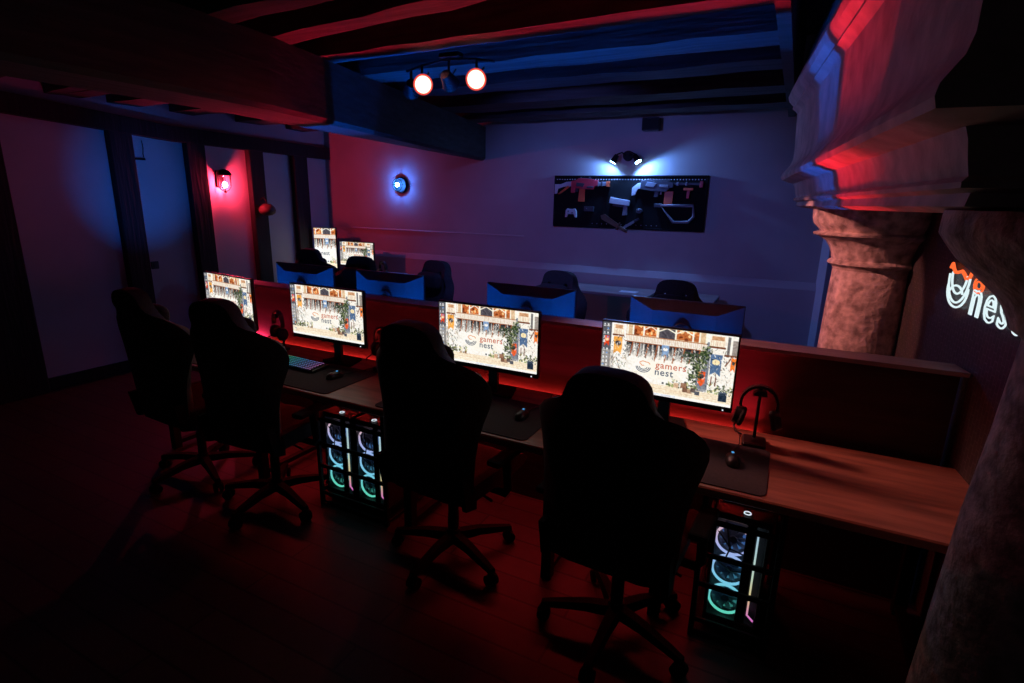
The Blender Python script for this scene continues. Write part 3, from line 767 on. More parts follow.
def make_stand(label):
    t = thing('headset_stand', label, 'headset stand', (0, 0, 0), 0, 'headset stands on the desks')
    b = new_bm(); box(b, -.05, .05, -.055, .055, 0, .022, .006); obj('base', b, 'black_plastic', t)
    b = new_bm(); tube(b, [(0, .03, .02), (0, .028, .15), (0, .02, .24), (0, .0, .268)], .0075, 10); obj('pole', b, 'black_metal', t)
    b = new_bm(); prism(b, [(.03 * math.cos(R(a)), .266 - .026 + .026 * math.sin(R(a))) for a in range(0, 181, 20)], 'y', -.025, .03); obj('hook', b, 'black_plastic', t)
    return t
hs = make_headset('headphones hanging on the stand at the right end of the front desk'); hs.location = (-0.045, 2.60, 0.742); hs.rotation_euler = (0, 0, R(4))
st = make_stand('headset stand at the right end of the front desk, beside a mousepad'); st.location = (-0.045, 2.60, 0.74); st.rotation_euler = (0, 0, R(4))
GH, GS = 'headsets hanging on desk stands', 'headset stands on the desks'
dup(hs, 'headset hanging between the second and third lit monitors', (-2.24, 2.62, 0.742), R(-14), GH); dup(st, 'headset stand between the second and third lit monitors', (-2.24, 2.62, 0.74), R(-14), GS)
dup(hs, 'headset hanging between the two leftmost lit monitors', (-3.19, 2.62, 0.742), R(-20), GH); dup(st, 'headset stand between the two leftmost lit monitors', (-3.19, 2.62, 0.74), R(-20), GS)

# ------------------------------------------------------------------ computers in their racks under the desk
def make_pc(label):
    """front face at local y=0, looking towards -Y"""
    t = thing('computer_tower', label, 'computer', (0, 0, 0), 0, 'computer towers under the front desk')
    b = new_bm()
    box(b, -.108, -.094, 0, .42, .03, .565, .003); box(b, .094, .108, 0, .42, .03, .565, .003)
    box(b, -.108, .108, 0, .42, .03, .075, .003); box(b, -.108, .108, 0, .42, .535, .565, .003); box(b, -.108, .108, .40, .42, .03, .565)
    box(b, -.094, .094, .06, .075, .075, .535)
    obj('case', b, 'case_black', t)
    b = new_bm()
    for x in (-.09, .09):
        for y in (.03, .38): cyl(b, (x, y, 0), (x, y, .03), .014, n=12)
    obj('feet', b, 'black_plastic', t)
    for zc in (.155, .297, .439):
        b = new_bm(); tube(b, [(-.028 + .066 * math.cos(a), .022, zc + .066 * math.sin(a)) for a in [2 * PI * i / 30 for i in range(30)]], .0056, 8, True)
        ring = obj('fan_ring', b, 'fan_ring', t, True)
        b = new_bm()
        for k in range(9):
            a = 2 * PI * k / 9
            q = Matrix.Translation((-.028, .034, zc)) @ Matrix.Rotation(a, 4, 'Y') @ Matrix.Rotation(R(28), 4, 'Z')
            g = new_bm(); prism(g, [(-.010, .012), (.010, .012), (.018, .055), (-.012, .055)], 'y', -.001, .001); xf(g, q); me_ = bpy.data.meshes.new('tmp'); g.to_mesh(me_); g.free(); b.from_mesh(me_); bpy.data.meshes.remove(me_)
        cyl(b, (-.028, .024, zc), (-.028, .045, zc), .016, n=18)
        obj('fan_blades', b, 'fan_blade', ring)
        b = new_bm(); tube(b, [(-.028 + .046 * math.cos(a), .048, zc + .046 * math.sin(a)) for a in [2 * PI * i / 26 for i in range(26)]], .010, 6, True); obj('glow_ring', b, 'fan_glow', ring)  # emissive ring stands in for ring light falling on the blades
    b = new_bm(); box(b, .018, .056, .007, .013, .075, .535, .002); obj('cover_strip', b, 'case_black', t)
    b = new_bm(); box(b, .060, .067, .012, .018, .115, .505); prism(b, [(.060, .115), (.067, .115), (.090, .095), (.088, .089)], 'y', .012, .018); obj('light_bar', b, 'led_bar', t)
    b = new_bm(); box(b, -.094, .094, .054, .058, .075, .535); obj('inner_panel', b, 'dark_grey_plastic', t)
    for pts in ([(-.09, .02, .47), (-.03, .012, .40), (.03, .016, .385)], [(-.06, .02, .52), (-.035, .012, .40), (-.05, .016, .34)], [(-.085, .02, .33), (-.02, .012, .30), (.04, .016, .31)]):
        b = new_bm(); tube(b, pts, .0035, 6); obj('cable', b, 'black_plastic', t)
    b = new_bm(); box(b, -.094, .094, .002, .006, .075, .535); obj('front_pane', b, 'pane', t)
    b = new_bm(); cyl(b, (.012, .035, .565), (.012, .035, .568), .016, n=20); bt = obj('power_button', b, 'black_plastic', t)
    b = new_bm(); tube(b, [(.012 + .013 * math.cos(a), .035 + .013 * math.sin(a), .569) for a in [2 * PI * i / 20 for i in range(20)]], .0025, 6, True); obj('ring_light', b, 'white_led', bt)
    b = new_bm(); box(b, -.09, .07, .10, .108, .565, .568); obj('vent_slot', b, 'black_plastic', t)
    return t
pc = make_pc('computer tower with rainbow fans alone in the rack at the right'); pc.location = (-0.035, 2.17, 0.03)
GP = 'computer towers under the front desk'
dup(pc, 'left one of the two light-up computer towers sharing a rack', (-2.225, 2.17, 0.03), 0, GP); dup(pc, 'right one of the two light-up computer towers sharing a rack', (-1.985, 2.17, 0.03), 0, GP)
def make_rack(name, label, x0, x1, loc):
    t = thing('computer_rack', label, 'rack', loc, 0)
    for x in (x0, x1):
        for y in (-.035, .45):
            b = new_bm(); box(b, x - .011, x + .011, y - .011, y + .011, 0, .695 if x else 0.695, .003); obj('rack_post', b, 'black_metal', t)
    for z in (.085, .262, .405, .56):
        b = new_bm(); box(b, x0, x1, -.040, -.026, z - .011, z + .011, .002); obj('rack_bar', b, 'black_metal', t)
    for s in (x0, x1):
        for z in (.10, .40):
            b = new_bm(); box(b, s - .006, s + .006, -.035, .45, z - .010, z + .010)
            obj('side_rail', b, 'black_metal', t)
    b = new_bm(); box(b, x0, x1, -.03, .45, .012, .028, .002); obj('shelf', b, 'black_metal', t)
    return t
make_rack('computer_rack', 'black cage around the single rainbow computer at the right', -.145, .145, (-0.035, 2.17, 0))
make_rack('computer_rack', 'black cage around the pair of light-up computers between the chairs', -.238, .255, (-2.105, 2.17, 0))

# ------------------------------------------------------------------ lamps
def make_bulkhead(label, bulb, loc, face):
    """caged bulkhead; local -Y is away from the wall"""
    t = thing('bulkhead_lamp', label, 'wall lamp', loc, face)
    b = new_bm(); cyl(b, (0, 0, 0), (0, -.018, 0), .102, .100, 32); o = obj('back_plate', b, 'black_metal', t)
    b = new_bm(); tube(b, [(.093 * math.cos(a), -.020, .093 * math.sin(a)) for a in [2 * PI * i / 32 for i in range(32)]], .013, 8, True); obj('rim', b, 'black_metal', t, True)
    b = new_bm(); lathe(b, [(.084, .015), (.083, .06), (.072, .095), (.044, .115), (.004, .122)], (0, 0), 28); xf(b, Matrix.Rotation(R(90), 4, 'X')); obj('glass_dome', b, 'glass_lit_blue', t, True)
    b = new_bm(); sphere(b, (0, -.088, 0), .026); obj('bulb', b, bulb, t, True)
    for a0 in (0, 90):
        b = new_bm(); pts = []
        for i in range(13):
            a = PI * i / 12; x = .093 * math.cos(a); y = -.020 - .112 * math.sin(a)
            pts.append((x * math.cos(R(a0)), y, x * math.sin(R(a0))))
        tube(b, pts, .0045, 6); obj('cage_wire', b, 'black_metal', t)
    b = new_bm(); tube(b, [(.078 * math.cos(a), -.088, .078 * math.sin(a)) for a in [2 * PI * i / 28 for i in range(28)]], .0045, 6, True); obj('cage_ring', b, 'black_metal', t, True)
    return t
make_bulkhead('round caged blue-lit lamp on the far wall', 'bulb_blue', (-4.715, 6.0, 1.985), 0.0)
# hooded red lamp on the left wall (local -Y -> world +X)
t = thing('lantern_lamp', 'red-lit hooded lantern on the left wall between two timber posts', 'wall lamp', (XL, 4.33, 1.955), R(90))
b = new_bm(); box(b, -.05, .05, -.02, 0, -.06, .13, .008); obj('back_plate', b, 'black_metal', t)
b = new_bm(); lathe(b, [(.085, .075), (.082, .09), (.06, .125), (.03, .14), (.008, .145)], (0, -.095), 22); obj('hood', b, 'black_metal', t, True)
b = new_bm(); lathe(b, [(.004, -.124), (.010, -.120), (.016, -.112), (.018, -.104), (.018, -.098)], (0, -.095), 22); obj('bottom_cup', b, 'black_metal', t, True)
b = new_bm(); lathe(b, [(.040, -.08), (.055, -.04), (.06, .04), (.058, .08)], (0, -.095), 24); obj('glass_cylinder', b, 'glass_dome', t, True)
b = new_bm(); sphere(b, (0, -.095, -.03), .026, 1, 1, 1.3); obj('bulb', b, 'bulb_red', t, True)
for k in range(6):
    a = R(60 * k); b = new_bm(); tube(b, [(.018 * math.cos(a), -.095 + .018 * math.sin(a), -.10), (.050 * math.cos(a), -.095 + .050 * math.sin(a), -.085), (.072 * math.cos(a), -.095 + .072 * math.sin(a), -.05), (.074 * math.cos(a), -.095 + .074 * math.sin(a), .08)], .004, 6); obj('cage_wire', b, 'black_metal', t)
# unlit domed lamp on the third post
t = thing('dome_lamp', 'unlit rounded dome hung on the timber post right of the red lantern', 'wall lamp', (XL + .085, 4.80, 1.66), R(90))
b = new_bm(); tube(b, [(0, 0, .10), (0, -.06, .13), (0, -.10, .10), (0, -.10, .05)], .009, 8); obj('bracket', b, 'black_metal', t)
b = new_bm(); lathe(b, [(.015, .055), (.05, .05), (.085, .02), (.10, -.02), (.09, -.055), (.055, -.08), (.01, -.088)], (0, -.11), 28); obj('dome', b, 'brown_wood', t, True)
# twin spot sconce above the peg board
t = thing('spot_sconce', 'small two-headed black spotlight on the wall above the toy blaster board', 'wall lamp', (-1.69, 6.0, 2.30))
b = new_bm(); cyl(b, (0, 0, 0), (0, -.035, 0), .055, .05, 26); obj('wall_plate', b, 'black_metal', t)
SC = []
for s, dirv in ((-1, Vector((-.48, -.10, -.86))), (1, Vector((.56, -.16, -.80)))):
    dirv = dirv.normalized()
    p = Vector((s * .115, -.10, -.035)); b = new_bm(); tube(b, [(s * .02, -.03, .0), (s * .05, -.07, .03), (s * .09, -.09, .012), tuple(p - dirv * .03)], .008, 8); arm = obj('arm', b, 'black_metal', t)
    b = new_bm(); cyl(b, p - dirv * .045, p + dirv * .04, .024, .036, 22, True); obj('lamp_head', b, 'black_metal', arm)
    b = new_bm(); cyl(b, p + dirv * .0405, p + dirv * .0435, .032, .032, 22); obj('lens', b, 'bulb_cyan', arm)
    SC.append((Vector((-1.69, 6.0, 2.30)) + p + dirv * .05, dirv))
# ceiling track fitting with four heads
FX = Vector((-1.95, 2.98, 2.65))
t = thing('ceiling_spotlight', 'four-headed spotlight bar under the joists, two heads glowing red-white', 'ceiling lamp', FX)
b = new_bm(); box(b, -.07, .07, -.03, .03, -.03, .0, .006); obj('canopy', b, 'black_metal', t)
b = new_bm(); tube(b, [(-.37, .06, -.060), (-.22, .02, -.045), (0, -.005, -.034), (.16, .03, -.042), (.26, .07, -.055)], .007, 8); obj('bar', b, 'black_metal', t)
def head(x, y, z, dirv, lit, r=.055):
    dirv = Vector(dirv).normalized(); p = Vector((x, y, z))
    b = new_bm(); tube(b, [(x, y, z + .11), (x, y, z + .05)], .007, 8)
    tube(b, [tuple(p + Vector((math.cos(a) * .052, 0, .06 - .075 * abs(math.sin(a)) * .0 + .0)) + Vector((0, 0, -.06 * (1 - abs(math.cos(a)))))) for a in (0.0, .6, 1.2)], .004, 6)
    y_ = obj('yoke', b, 'black_metal', t)
    b = new_bm(); cyl(b, p - dirv * .055, p + dirv * .035, .030, r, 24, True); obj('lamp_head', b, 'black_metal', y_)
    b = new_bm(); cyl(b, p + dirv * .0355, p + dirv * .039, r * .93, r * .93, 28); obj('lens', b, 'spot_red' if lit else 'dark_grey_plastic', y_)
    q = Vector((0, 0, 1)).rotation_difference(dirv).to_matrix()
    if lit:
        b = new_bm(); tube(b, [tuple(p + dirv * .038 + q @ Vector((r * math.cos(a), r * math.sin(a), 0))) for a in [2 * PI * i / 28 for i in range(28)]], .0055, 6, True); obj('lens_glow_rim', b, 'rim_glow_red', y_)  # emissive ring paints the red glow around the lit lens
    return FX + p + dirv * .05
h1 = head(-.225, .02, -.15, (.62, -.62, -.25), True)
head(-.345, .07, -.16, (-.5, .7, -.4), False)
head(-.015, .0, -.15, (-.1, .9, -.5), False)
h2 = head(.165, .02, -.15, (.42, -.85, -.26), True)

# ------------------------------------------------------------------ peg board with toys
peg = thing('pegboard', 'wide black pegboard hung with toy blasters on the far wall', 'pegboard', (-1.68, 6.0, 1.82))
b = new_bm(); box(b, -.82, .82, -.03, -.016, -.265, .265); obj('panel', b, 'pegboard', peg)
for nm, a in (('frame_rail', (-.835, .835, -.038, 0, .262, .28)), ('frame_rail', (-.835, .835, -.038, 0, -.28, -.262)), ('frame_stile', (-.835, -.82, -.038, 0, -.262, .262)), ('frame_stile', (.82, .835, -.038, 0, -.262, .262))):
    b = new_bm(); box(b, *a, .003); obj(nm, b, 'pegboard', peg)
b = new_bm()
for i in range(54):
    x = -.80 + i * .0302
    cyl(b, (x, -.032, .238), (x, -.029, .238), .0055, n=8)
for i in range(14):
    for z in (-.235,): cyl(b, (-.36 + i * .055, -.032, z), (-.36 + i * .055, -.029, z), .004, n=8)
o = obj('peg_hole_glints', b, 'white_plastic', peg)  # white discs paint the glint on lit hole edges
PX, PZ, PY = -1.68, 1.82, 5.968
def px(x, z): return (x, z)
def toy(name, label, loc, parts, cat='toy blaster', group=None):
    t = thing(name, label, cat, loc)
    if group: t['group'] = group
    for nm, m, outs, y0, y1 in parts:
        b = new_bm()
        for pts in outs:
            g = new_bm(); prism(g, pts, 'y', y0, y1); bmesh.ops.recalc_face_normals(g, faces=g.faces[:])
            bmesh.ops.bevel(g, geom=g.edges[:], offset=.003, segments=1, affect='EDGES')
            me_ = bpy.data.meshes.new('tmp'); g.to_mesh(me_); g.free(); b.from_mesh(me_); bpy.data.meshes.remove(me_)
        obj(nm, b, m, t)
    return t
def rc(x0, x1, z0, z1): return [(x0, z0), (x1, z0), (x1, z1), (x0, z1)]
Y0, Y1 = -.034, 0.0
toy('toy_blaster', 'red toy blaster with a white stock and an orange magazine, upper left of the pegboard', (-2.16, PY, 1.985), [
    ('body', 'red_plastic', [[(-.14, -.07), (-.10, -.075), (-.085, -.02), (.0, -.03), (.12, -.035), (.14, .0), (.17, .01), (.17, .06), (.10, .075), (-.05, .085), (-.10, .06), (-.14, .055)]], Y0, Y1),
    ('top_rail', 'dark_grey_plastic', [rc(-.06, .09, .07, .088), rc(-.04, -.025, .085, .10), rc(.06, .075, .085, .10)], Y0 + .01, Y1 - .01),
    ('side_panel', 'dark_grey_plastic', [[(-.08, .0), (.0, -.01), (.02, .03), (-.08, .04)], rc(.045, .12, -.02, .0)], Y0 - .004, Y0 + .004),
    ('trigger', 'dark_grey_plastic', [[(-.085, -.06), (-.06, -.06), (-.055, -.015), (-.08, -.015)]], Y0 + .008, Y1 - .008),
    ('barrel_ring', 'dark_grey_plastic', [rc(.155, .175, -.005, .055), rc(.205, .222, .0, .05)], Y0 + .002, Y1 - .002),
    ('barrel', 'grey_plastic', [rc(.15, .27, .005, .045)], Y0 + .006, Y1 - .006),
    ('muzzle', 'orange_plastic', [rc(.265, .30, -.004, .05)], Y0, Y1),
    ('magazine', 'orange_plastic', [[(-.055, -.165), (.022, -.165), (.022, -.03), (-.045, -.025)]], Y0 + .01, Y1 - .01),
    ('stock', 'white_plastic', [[(-.34, -.085), (-.31, -.085), (-.30, -.03), (-.24, -.01), (-.13, .0), (-.13, .05), (-.2, .045), (-.27, .02), (-.34, .02)]], Y0 + .008, Y1 - .008),
    ('grip', 'orange_plastic', [[(-.30, -.085), (-.28, -.09), (-.16, -.01), (-.18, .005)]], Y0 + .004, Y1 - .004)])
toy('toy_blaster', 'long grey toy blaster with red muzzle and orange magazine, upper right of the pegboard', (-1.35, PY, 1.99), [
    ('side_panel', 'grey_plastic', [[(-.12, .0), (-.03, -.012), (.0, .03), (-.10, .045)], rc(.03, .12, -.012, .014)], Y0 - .004, Y0 + .004),
    ('trigger', 'grey_plastic', [[(.035, -.085), (.055, -.085), (.06, -.045), (.04, -.045)]], Y0 + .008, Y1 - .008),
    ('barrel_ring', 'grey_plastic', [rc(.20, .22, .005, .043), rc(.29, .305, .005, .043)], Y0 + .006, Y1 - .006),
    ('body', 'dark_grey_plastic', [[(-.17, -.03), (-.05, -.05), (.10, -.055), (.13, -.02), (.17, -.01), (.17, .035), (.10, .05), (-.02, .045), (-.10, .07), (-.17, .055)]], Y0, Y1),
    ('top_rail', 'dark_grey_plastic', [rc(-.08, .13, .05, .07)], Y0 + .01, Y1 - .01),
    ('barrel', 'dark_grey_plastic', [rc(.16, .44, .012, .036)], Y0 + .012, Y1 - .012),
    ('muzzle', 'red_plastic', [rc(.43, .462, -.012, .05)], Y0, Y1),
    ('magazine', 'orange_plastic', [[(.085, -.185), (.17, -.185), (.175, -.05), (.085, -.05)]], Y0 + .01, Y1 - .01),
    ('stock', 'white_plastic', [[(-.26, -.10), (-.22, -.09), (-.20, -.03), (-.15, -.02), (-.14, .035), (-.2, .03), (-.26, -.02)]], Y0 + .008, Y1 - .008),
    ('grip', 'dark_grey_plastic', [[(-.02, -.11), (.02, -.11), (.03, -.04), (-.02, -.04)]], Y0 + .006, Y1 - .006)])
toy('toy_pistol', 'pale grey toy pistol in the middle of the pegboard', (-1.73, PY, 1.80), [
    ('slide', 'white_plastic', [[(-.12, .01), (.10, -.015), (.105, .04), (-.11, .075)]], Y0, Y1),
    ('grip', 'grey_plastic', [[(.03, -.12), (.085, -.11), (.085, -.01), (.045, .0)]], Y0 + .006, Y1 - .006),
    ('frame', 'dark_grey_plastic', [[(-.08, -.02), (.04, -.035), (.05, .0), (-.08, .015)]], Y0 + .006, Y1 - .006)], 'toy pistol')
toy('game_controller', 'small white game controller at the lower left of the pegboard', (-2.29, PY, 1.70), [
    ('body', 'white_plastic', [[(-.068, -.055), (-.05, -.055), (-.035, -.02), (.035, -.02), (.05, -.055), (.068, -.055), (.062, .02), (.045, .042), (.02, .036), (-.02, .036), (-.045, .042), (-.062, .02)]], Y0, Y1),
    ('thumbstick', 'dark_grey_plastic', [rc(-.035, -.02, .005, .02)], Y0 - .008, Y0), ('thumbstick', 'dark_grey_plastic', [rc(.012, .027, -.012, .003)], Y0 - .008, Y0)], 'game controller')
toy('game_controller', 'dark game controller below the red toy blaster', (-2.08, PY, 1.745), [
    ('body', 'dark_grey_plastic', [[(-.055, -.03), (.055, -.03), (.055, .025), (-.055, .025)]], Y0, Y1), ('thumbstick', 'grey_plastic', [rc(-.03, -.018, -.005, .008)], Y0 - .006, Y0)], 'game controller')
toy('game_controller', 'dark round gadget between the toy pistol and the loop-shaped toy', (-1.515, PY, 1.735), [
    ('body', 'dark_grey_plastic', [[(.035 * math.cos(R(a)), .028 * math.sin(R(a))) for a in range(0, 360, 36)]], Y0, Y1), ('thumbstick', 'grey_plastic', [rc(-.012, .006, .0, .014)], Y0 - .006, Y0)], 'gadget')
# loop-shaped toy
t = thing('toy_bow', 'pale blue loop-shaped toy at the lower right of the pegboard', 'toy', (-1.16, PY - .02, 1.74))
b = new_bm(); tube(b, [(-.135, 0, .055), (.195, 0, .06), (.21, 0, -.05), (.16, 0, -.105), (.01, 0, -.11)], [.017] * 5, 10, True); obj('loop', b, 'grey_plastic', t, True)
b = new_bm(); box(b, -.20, -.12, -.012, .012, .035, .075, .005); obj('grip', b, 'dark_grey_plastic', t)
toy('toy_pistol', 'small orange T-shaped toy at the right edge of the pegboard', (-1.02, PY, 1.945), [
    ('slide', 'orange_plastic', [rc(-.055, .04, .005, .03)], Y0, Y1), ('grip', 'red_plastic', [[(-.02, -.075), (.005, -.075), (.012, .005), (-.02, .005)]], Y0 + .006, Y1 - .006)], 'toy pistol')
t = thing('toy_dagger', 'brown toy dagger crossing the lower rim of the pegboard', 'toy', (-1.80, PY - .008, 1.60)); t.rotation_euler = (0, R(28), 0)
b = new_bm(); prism(b, [(-.16, .0), (-.13, .035), (.06, .022), (.06, -.022), (-.13, -.03)], 'y', -.012, .012); obj('blade', b, 'brown_wood', t)
b = new_bm(); box(b, .06, .075, -.015, .015, -.045, .045, .004); obj('guard', b, 'brown_wood', t)
b = new_bm(); box(b, .075, .17, -.012, .012, -.018, .018, .005); obj('grip', b, 'brown_wood', t)
t = thing('toy_dagger', 'small blue-grey toy blade beside the brown dagger, under the toy pistol', 'toy', (-1.60, PY - .006, 1.60)); t.rotation_euler = (0, R(-32), 0)
b = new_bm(); prism(b, [(-.10, .0), (-.08, .016), (.04, .013), (.04, -.013), (-.08, -.012)], 'y', -.008, .008); obj('blade', b, 'grey_plastic', t)
b = new_bm(); box(b, .04, .10, -.01, .01, -.014, .014, .004); obj('grip', b, 'dark_grey_plastic', t)

# speaker box under the ceiling
t = thing('wall_speaker', 'small black box fixed high on the far wall under the ceiling', 'speaker', (-1.455, 6.0, 2.60))
b = new_bm(); box(b, -.085, .085, -.12, -.01, -.065, .06, .008); obj('cabinet', b, 'black_plastic', t)
b = new_bm(); box(b, -.075, .075, -.124, -.12, -.055, .05, .001); obj('grille', b, 'black_metal', t)
b = new_bm(); box(b, -.02, .02, -.01, 0, -.02, .02); obj('bracket', b, 'black_metal', t)

# narrow table against the far wall
t = thing('wall_table', 'narrow dark table against the far wall below the pegboard', 'table', (-1.55, 5.62, 0))
b = new_bm(); box(b, -.62, .95, -.24, .24, .885, .92, .006); obj('table_top', b, 'partition_cap', t)
for x in (-.55, .88):
    for y in (-.2, .2):
        b = new_bm(); box(b, x - .022, x + .022, y - .022, y + .022, 0, .885); obj('leg', b, 'black_metal', t)
t = tag(obj('paper_sheet', box(new_bm(), -.09, .09, -.06, .06, 0, .004), 'paper'), 'white sheet lying on the narrow wall table', 'paper'); t.location = (-1.46, 5.55, .9205)

# corner workplace at the far left
t = thing('corner_desk', 'desk in the far left corner under the upright monitor', 'desk', (-5.25, 5.55, 0))
b = new_bm(); box(b, -.78, .78, -.36, .36, .70, .74, .005); obj('desk_top', b, 'desk_wood', t)
for x in (-.7, .7):
    b = new_bm(); box(b, x - .025, x + .025, -.3, -.25, 0, .7); box(b, x - .025, x + .025, .25, .3, 0, .7); box(b, x - .02, x + .02, -.25, .25, .64, .69); obj('leg_frame', b, 'black_metal', t)
t = thing('computer_monitor', 'upright lit monitor turned to portrait in the far left corner', 'monitor', (-5.74, 5.60, 0.74), R(12))
b = new_bm(); box(b, -.175, .175, -.002, .03, .09, .665, .004); obj('panel', b, 'bezel', t)
me = screen_mesh(.335, .56, .30, .64, 1.15); s = bpy.data.objects.new('screen', me); C.objects.link(s); s.parent = t; s.location = (0, -.0035, .378)
me = text_mesh('lettering', 'nest', .075, spacing=1.05, offset=.001); o = link(me, 'lettering', s, 'ink_blue'); o.rotation_euler = (PI / 2, 0, 0); o.location = (-.07, -.0012, -.08)
b = new_bm(); box(b, -.03, .03, .05, .07, .01, .42); box(b, -.03, .03, .03, .052, .34, .42); obj('stand_neck', b, 'black_plastic', t)
b = new_bm(); box(b, -.12, .12, -.04, .16, 0, .014, .003); obj('stand_base', b, 'black_plastic', t)
t = thing('computer_monitor', 'small landscape lit monitor beside the upright one in the far left corner', 'monitor', (-5.20, 5.62, 0.74), R(4))
monitor_body(t, .56, .335, .335)
me = screen_mesh(.548, .308); s = bpy.data.objects.new('screen', me); C.objects.link(s); s.parent = t; s.location = (0, -.0035, .34)
screen_logo(s, .548, .308, .415, .585, 1.35)
b = new_bm(); box(b, -.045, .045, -.015, .02, .504, .528, .006); cyl(b, (0, -.015, .516), (0, -.021, .516), .008, n=14); obj('webcam', b, 'black_plastic', t)
dup(hs, 'headset hanging beside the small landscape monitor in the far corner', (-4.70, 5.55, 0.742), R(-20), GH); dup(st, 'headset stand beside the small landscape monitor in the far corner', (-4.70, 5.55, 0.74), R(-20), GS)

# small fittings on the left wall
t = thing('wall_hook', 'small dark hook with a dangling cord high on the left wall', 'hook', (XL, 3.43, 2.15), R(90))
b = new_bm(); box(b, -.01, .09, -.02, 0, -.012, .008, .002); obj('arm', b, 'black_metal', t)
b = new_bm(); tube(b, [(.08, -.014, 0), (.075, -.012, .05), (.085, -.01, .11), (.08, -.008, .18)], .004, 6); obj('cord', b, 'black_plastic', t)
t = thing('light_switch', 'small dark switch plate on the left wall between the first two posts', 'switch', (XL, 3.47, 1.07), R(90))
b = new_bm(); box(b, -.04, .04, -.012, 0, -.04, .04, .004); obj('plate', b, 'dark_grey_plastic', t)
b = new_bm(); box(b, -.02, .02, -.018, -.012, -.025, .025, .003); obj('rocker', b, 'dark_grey_plastic', t)

# ------------------------------------------------------------------ neon sign on the hearth wall
# local x runs from the far end towards us, local z up, -y out of the wall
sign = thing('neon_sign', 'white and orange neon lettering on the dark brick beside the stone column', 'neon sign', (0.722, 2.928, 1.386), R(-90) + ang)
def neon(name, s, size, x, z, m, sp=1.0):
    me = text_mesh(name, s, size, outline=.0038, spacing=sp)
    o = link(me, name, sign, m); o.rotation_euler = (PI / 2, 0, 0); o.location = (x, -.022, z)
neon('neon_lettering', 'nest', .225, .0, .0, 'neon_white', 1.2)
neon('neon_lettering', 'gamers', .225, .0, .145, 'neon_orange', 1.2)
def arc(cx, cz, rx, rz, a0, a1, n=14): return [(cx + rx * math.cos(R(a0 + (a1 - a0) * i / n)), -.022, cz + rz * math.sin(R(a0 + (a1 - a0) * i / n))) for i in range(n + 1)]
for pts in (arc(-.165, .135, .115, .115, 178, 362), arc(-.165, .150, .085, .090, 180, 358), arc(-.16, .080, .115, .080, 170, 372), arc(-.17, .055, .075, .040, 15, 165)):
    obj('nest_curve', tube(new_bm(), pts, .0048, 8), 'neon_white', sign, True)
obj('swirl_curve', tube(new_bm(), [(-.285, -.022, .165), (-.27, -.022, .185), (-.25, -.022, .165), (-.225, -.022, .150), (-.19, -.022, .153), (-.15, -.022, .163), (-.115, -.022, .150), (-.09, -.022, .135), (-.06, -.022, .142), (-.045, -.022, .165)], .0075, 8), 'neon_orange', sign, True)
b = new_bm(); pts = [(-.29, .02), (-.30, .21), (.75, .36), (.75, -.02), (.45, -.035), (.01, -.035), (-.02, -.01), (-.16, -.06)]
prism(b, pts, 'y', -.010, -.006); obj('clear_back_plate', b, clear_glass('acrylic', (.96, .96, .97), .03), sign)
b = new_bm(); box(b, -.282, -.268, -.014, 0, .23, .244, .002); obj('standby_light', b, 'red_dot', sign)

# ------------------------------------------------------------------ lights
def spot(name, loc, target, energy, col, size, blend=0.2, radius=0.02, square=False):
    L = bpy.data.lights.new(name, 'SPOT'); L.energy = energy; L.color = col; L.spot_size = R(size); L.spot_blend = blend; L.shadow_soft_size = radius
    L.use_square = square
    o = bpy.data.objects.new(name, L); C.objects.link(o); o.location = loc
    o.rotation_euler = (Vector(target) - Vector(loc)).to_track_quat('-Z', 'Y').to_euler()
    return o
BLUE = (0.03, 0.20, 1.0); CY = (0.12, 0.31, 1.0); RED = (1.0, 0.06, 0.07); PINK = (1.0, 0.30, 0.26)
def bar_light(name, x0, x1, y, z, energy, col, spread, width=0.012, tilt=0.0):
    L = bpy.data.lights.new(name, 'AREA'); L.shape = 'RECTANGLE'; L.size = x1 - x0; L.size_y = width
    L.energy = energy; L.color = col; L.spread = R(spread)
    o = bpy.data.objects.new(name, L); C.objects.link(o); o.location = ((x0 + x1) / 2, y, z); o.rotation_euler = (PI + tilt, 0, 0)
    return o
for (p, d), e in zip(SC, (15, 28)):
    spot('sconce_light', p, p + d, e, CY, 174, .4, .02)
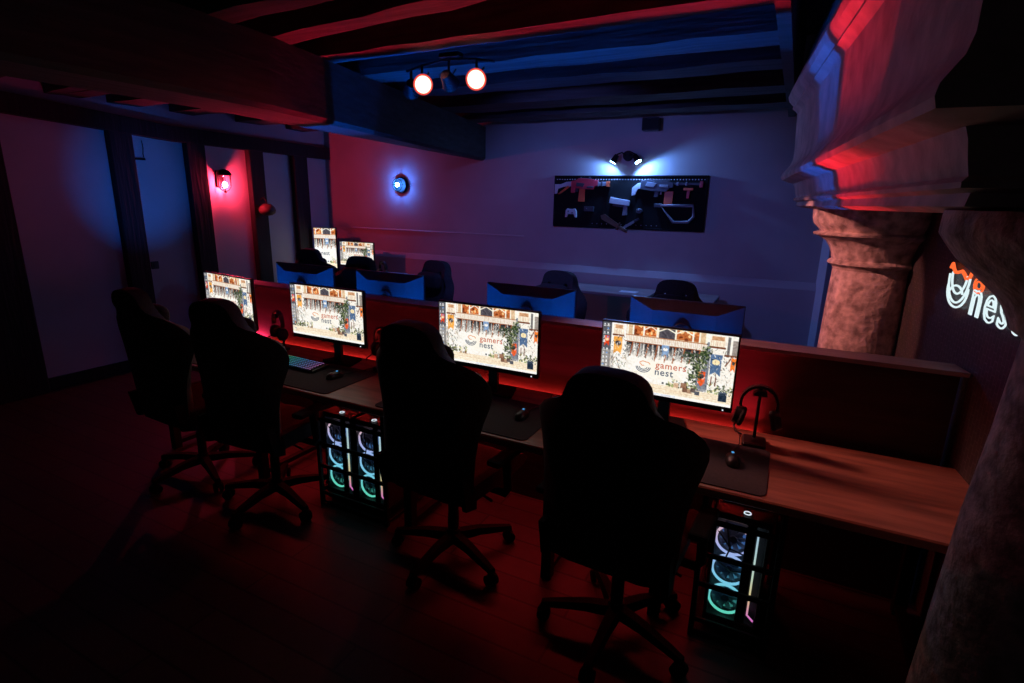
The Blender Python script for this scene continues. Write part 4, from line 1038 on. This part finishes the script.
# light strips along the rear edge of both desks, shining upwards, plus added fill lights at their ends
bar_light('red_strip_and_fill_light', -3.9, -0.03, 2.797, 0.728, 11, (1.0, 0.02, 0.06), 38, tilt=R(6))
bar_light('red_strip_and_fill_light', -0.75, -0.03, 2.797, 0.728, 6, (1.0, 0.02, 0.035), 76, tilt=R(13))  # added fill over the strip's right end, boosts red on the mantel
bar_light('red_strip_and_fill_light', -3.9, -3.6, 2.797, 0.728, 3, (1.0, 0.03, 0.12), 170)  # added wide segment, reddens the left wall
bar_light('red_strip_and_fill_light', -3.9, -0.03, 2.797, 0.69, 3.2, (1.0, 0.03, 0.07), 170, tilt=PI)
bar_light('blue_strip_and_fill_light', -3.9, -0.25, 2.965, 0.745, 48, (0.001, 0.13, 1.0), 80)
bar_light('blue_strip_and_fill_light', -3.9, -3.6, 2.965, 0.745, 2, (0.002, 0.15, 1.0), 170)  # added wide segment, carries blue to the left wall
spot('blue_strip_and_fill_light', (-3.9, 2.99, 0.80), (-6.05, 3.42, 1.9), 75, (0.004, 0.17, 1.0), 35, 1.0, .01)  # added spot, not a strip: throws the blue patch on the left wall
# the two glowing heads of the ceiling bar
spot('head_light', h2, (0.30, 3.95, 1.22), 300, PINK, 24, .3, .02)
spot('head_light', h1, (0.10, 2.52, 0.75), 290, PINK, 26, .9, .22)
spot('head_light', FX + Vector((-.015, .07, -.185)), (-1.9, 6.0, 0.75), 60, (0.16, 0.20, 1.0), 92, .55, .03)
spot('head_spill_light', h1 + Vector((.02, -.03, 0)), h1 + Vector((-.15, -.62, -.55)), 6, RED, 95, .6, .03)

# ------------------------------------------------------------------ world, camera, view
w = bpy.data.worlds.new('World'); bpy.context.scene.world = w; w.use_nodes = True
w.node_tree.nodes['Background'].inputs['Color'].default_value = (0.35, 0.3, 0.4, 1)
w.node_tree.nodes['Background'].inputs['Strength'].default_value = 0.012
cam = bpy.data.cameras.new('camera'); co = bpy.data.objects.new('camera', cam); C.objects.link(co)
cam.sensor_width = 36; cam.lens = 545.0 / 1024 * 36; cam.clip_start = 0.02
yaw, pitch, roll = R(-26.8), R(14.45), R(1.2)
fwd = Vector((math.sin(yaw) * math.cos(pitch), math.cos(yaw) * math.cos(pitch), -math.sin(pitch)))
rt = Vector((math.cos(yaw), -math.sin(yaw), 0)); up = rt.cross(fwd)
r2 = math.cos(roll) * rt + math.sin(roll) * up; u2 = -math.sin(roll) * rt + math.cos(roll) * up
mw = Matrix((r2, u2, -fwd)).transposed().to_4x4(); mw.translation = (0, 0, 1.81)
co.matrix_world = mw
sc = bpy.context.scene
sc.camera = co
sc.view_settings.view_transform = 'Standard'; sc.view_settings.look = 'None'
sc.view_settings.gamma = 1; sc.view_settings.exposure = 0; sc.view_settings.use_curve_mapping = False
sc.cycles.sample_clamp_indirect = 2.0
